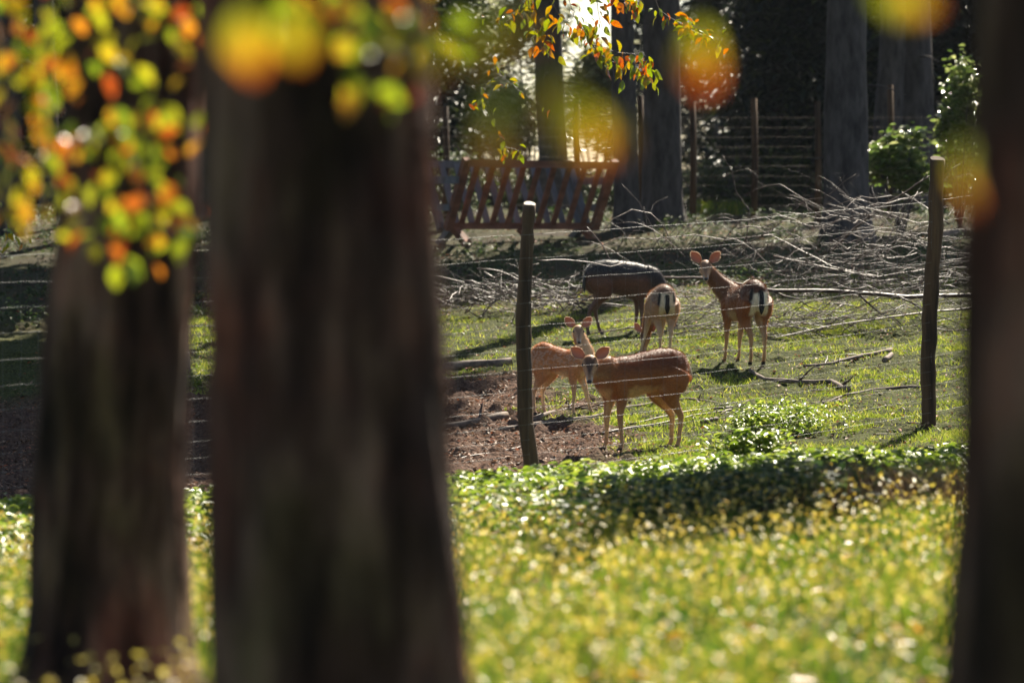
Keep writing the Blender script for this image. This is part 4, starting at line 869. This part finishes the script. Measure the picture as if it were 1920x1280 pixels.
spray('reddish orange leaf spray left of the leaning trunk', [
    [P_(-30, -120, 10.6), P_(40, 20, 10.6), P_(80, 130, 10.6), P_(90, 200, 10.6)], [P_(-60, 0, 10.6), P_(20, 100, 10.6), P_(60, 250, 10.6), P_(50, 350, 10.6)], [P_(-60, 150, 10.6), P_(0, 250, 10.6), P_(15, 330, 10.6), P_(40, 390, 10.6)],
    [P_(60, -100, 10.6), P_(90, 60, 10.6), P_(95, 150, 10.6)]], LM, 32, .062, spread=.065, tw_r=.003)
spray('yellow and orange leaf spray hanging over the thickest trunk', [
    [P_(600, -140, 7.9), P_(660, 20, 7.9), P_(720, 90, 7.9), P_(780, 110, 7.9)], [P_(660, 20, 7.9), P_(680, 120, 7.9), P_(700, 180, 7.9), P_(680, 240, 7.9)], [P_(750, -120, 7.9), P_(770, 0, 7.9), P_(800, 60, 7.9)], [P_(600, -100, 7.9), P_(625, 0, 7.9), P_(640, 60, 7.9)], [P_(500, -140, 7.9), P_(520, -20, 7.9), P_(560, 20, 7.9)]], LM, 12, .06, spread=.038, tw_r=.002)
near = thing('leafy_branch', 'few large blurred leaves dangling nearest before everything else', 'branch', P_(900, -260, 3.7))
nro = near.location.copy()
for k, (px, py, L, a, dd) in enumerate([(455, 25, .045, -1.4, 3.6), (530, 20, .04, -1.2, 3.7), (860, 30, .045, -1.0, 3.5), (925, 45, .035, -.4, 3.6), (950, 150, .055, -1.75, 3.4), (925, 225, .04, -1.5, 3.5), (1045, 140, .045, -1.45, 3.5), (1055, 190, .048, -1.0, 3.4), (1120, 225, .032, -.8, 3.6), (1315, 50, .045, -1.5, 3.7), (1290, 85, .035, -1.2, 3.7), (1812, 260, .055, -1.6, 3.8), (1640, -10, .04, -.2, 3.4), (790, 60, .04, -1.2, 3.9)]):
    dd += .45; L *= 1.5; p = P_(px, py, dd); leaf_obj(near, LN, p-nro, L, (math.cos(a), -.15, math.sin(a)), math.pi/2*.75+random.uniform(-.3, .3))
    mb = MB(); top = P_(px+40, -260, dd+.05); mb.tube([top-nro, (top+p)/2-nro+Vector((.01, 0, .01)), p-nro], [.0012, .0009, .0006], 4); obj('twig', mb.mesh('twig', M['twig']), near)
mb = MB(); mb.tube([P_(300, -250, 3.75)-nro, P_(900, -262, 3.7)-nro, P_(1400, -258, 3.65)-nro, P_(2100, -250, 3.8)-nro], [.008, .007, .006, .005], 7); obj('main_twig', mb.mesh('main_twig', M['twig']), near)
dS = 33.0
spray('sharp red and green chestnut leaves hanging at the top above the hay rack', [
    [P_(1000, -160, dS), P_(985, -20, dS), P_(965, 30, dS), P_(935, 45, dS)], [P_(985, -20, dS), P_(1000, 40, dS), P_(1010, 75, dS), P_(1035, 100, dS)],
    [P_(1080, -160, dS), P_(1060, -20, dS), P_(1075, 30, dS), P_(1110, 70, dS)], [P_(1075, 30, dS), P_(1110, 85, dS), P_(1160, 100, dS), P_(1210, 105, dS)], [P_(1110, 85, dS), P_(1140, 115, dS), P_(1165, 125, dS)],
    [P_(1040, -100, dS), P_(1030, 0, dS), P_(1060, 55, dS)], [P_(1140, -120, dS), P_(1150, -10, dS), P_(1180, 10, dS), P_(1200, 5, dS)],
    [P_(1100, -60, dS), P_(1120, 10, dS), P_(1130, 60, dS)], [P_(1195, 100, dS), P_(1205, 125, dS), P_(1215, 150, dS)]], LF, 33, .10, .75, .055, .005)
spray('small red and green leaf spray catching light over the grass tufts', [
    [P_(1180, -140, dS), P_(1235, 20, dS), P_(1265, 40, dS), P_(1300, 55, dS)], [P_(1265, 40, dS), P_(1310, 65, dS), P_(1345, 75, dS)]], LF, 40, .09, .5, .05, .004)
spray('thin twig with few curled leaves above the hay rack rail', [
    [P_(880, -140, dS), P_(915, 90, dS), P_(935, 140, dS), P_(950, 155, dS)], [P_(935, 140, dS), P_(905, 170, dS), P_(893, 200, dS)], [P_(935, 140, dS), P_(965, 165, dS), P_(1015, 200, dS)],
    [P_(905, 170, dS), P_(930, 240, dS), P_(945, 275, dS), P_(925, 290, dS)], [P_(945, 275, dS), P_(965, 280, dS), P_(985, 290, dS)]], LF, 11, .075, .6, .04, .003)
spray('small dark green hanging twig left of the leaning trunk', [[P_(-20, 330, 30), P_(10, 410, 30), P_(30, 430, 30), P_(55, 450, 30)], [P_(10, 410, 30), P_(15, 445, 30), P_(5, 470, 30)]], LF, 9, .07, .6, .05, .004)

# ---------------------------------------------------------------- haze
hm = bpy.data.materials.new('thin_haze'); hm.use_nodes = True; hn = hm.node_tree.nodes; hl = hm.node_tree.links; hn.remove(hn['Principled BSDF'])
pv = hn.new('ShaderNodeVolumePrincipled'); pv.inputs['Color'].default_value = (.80, .88, 1, 1); pv.inputs['Density'].default_value = HAZE; pv.inputs['Anisotropy'].default_value = .1
hl.new(pv.outputs[0], hn['Material Output'].inputs['Volume'])
zs_ = float(ZZ.min())-1; zt2 = max(float(ZZ.max()), 24)+2
mb = MB(); Mx = Matrix.Translation(((gx[0]+gx[-1])/2, (gy[0]+gy[-1])/2, (zs_+zt2)/2)); mb.box(Mx, gx[-1]-gx[0]+4, gy[-1]-gy[0]+4, zt2-zs_)
tag(obj('haze', mb.mesh('haze', hm, False)), 'thin pale sunlit haze filling the wood', 'haze', kind='stuff')
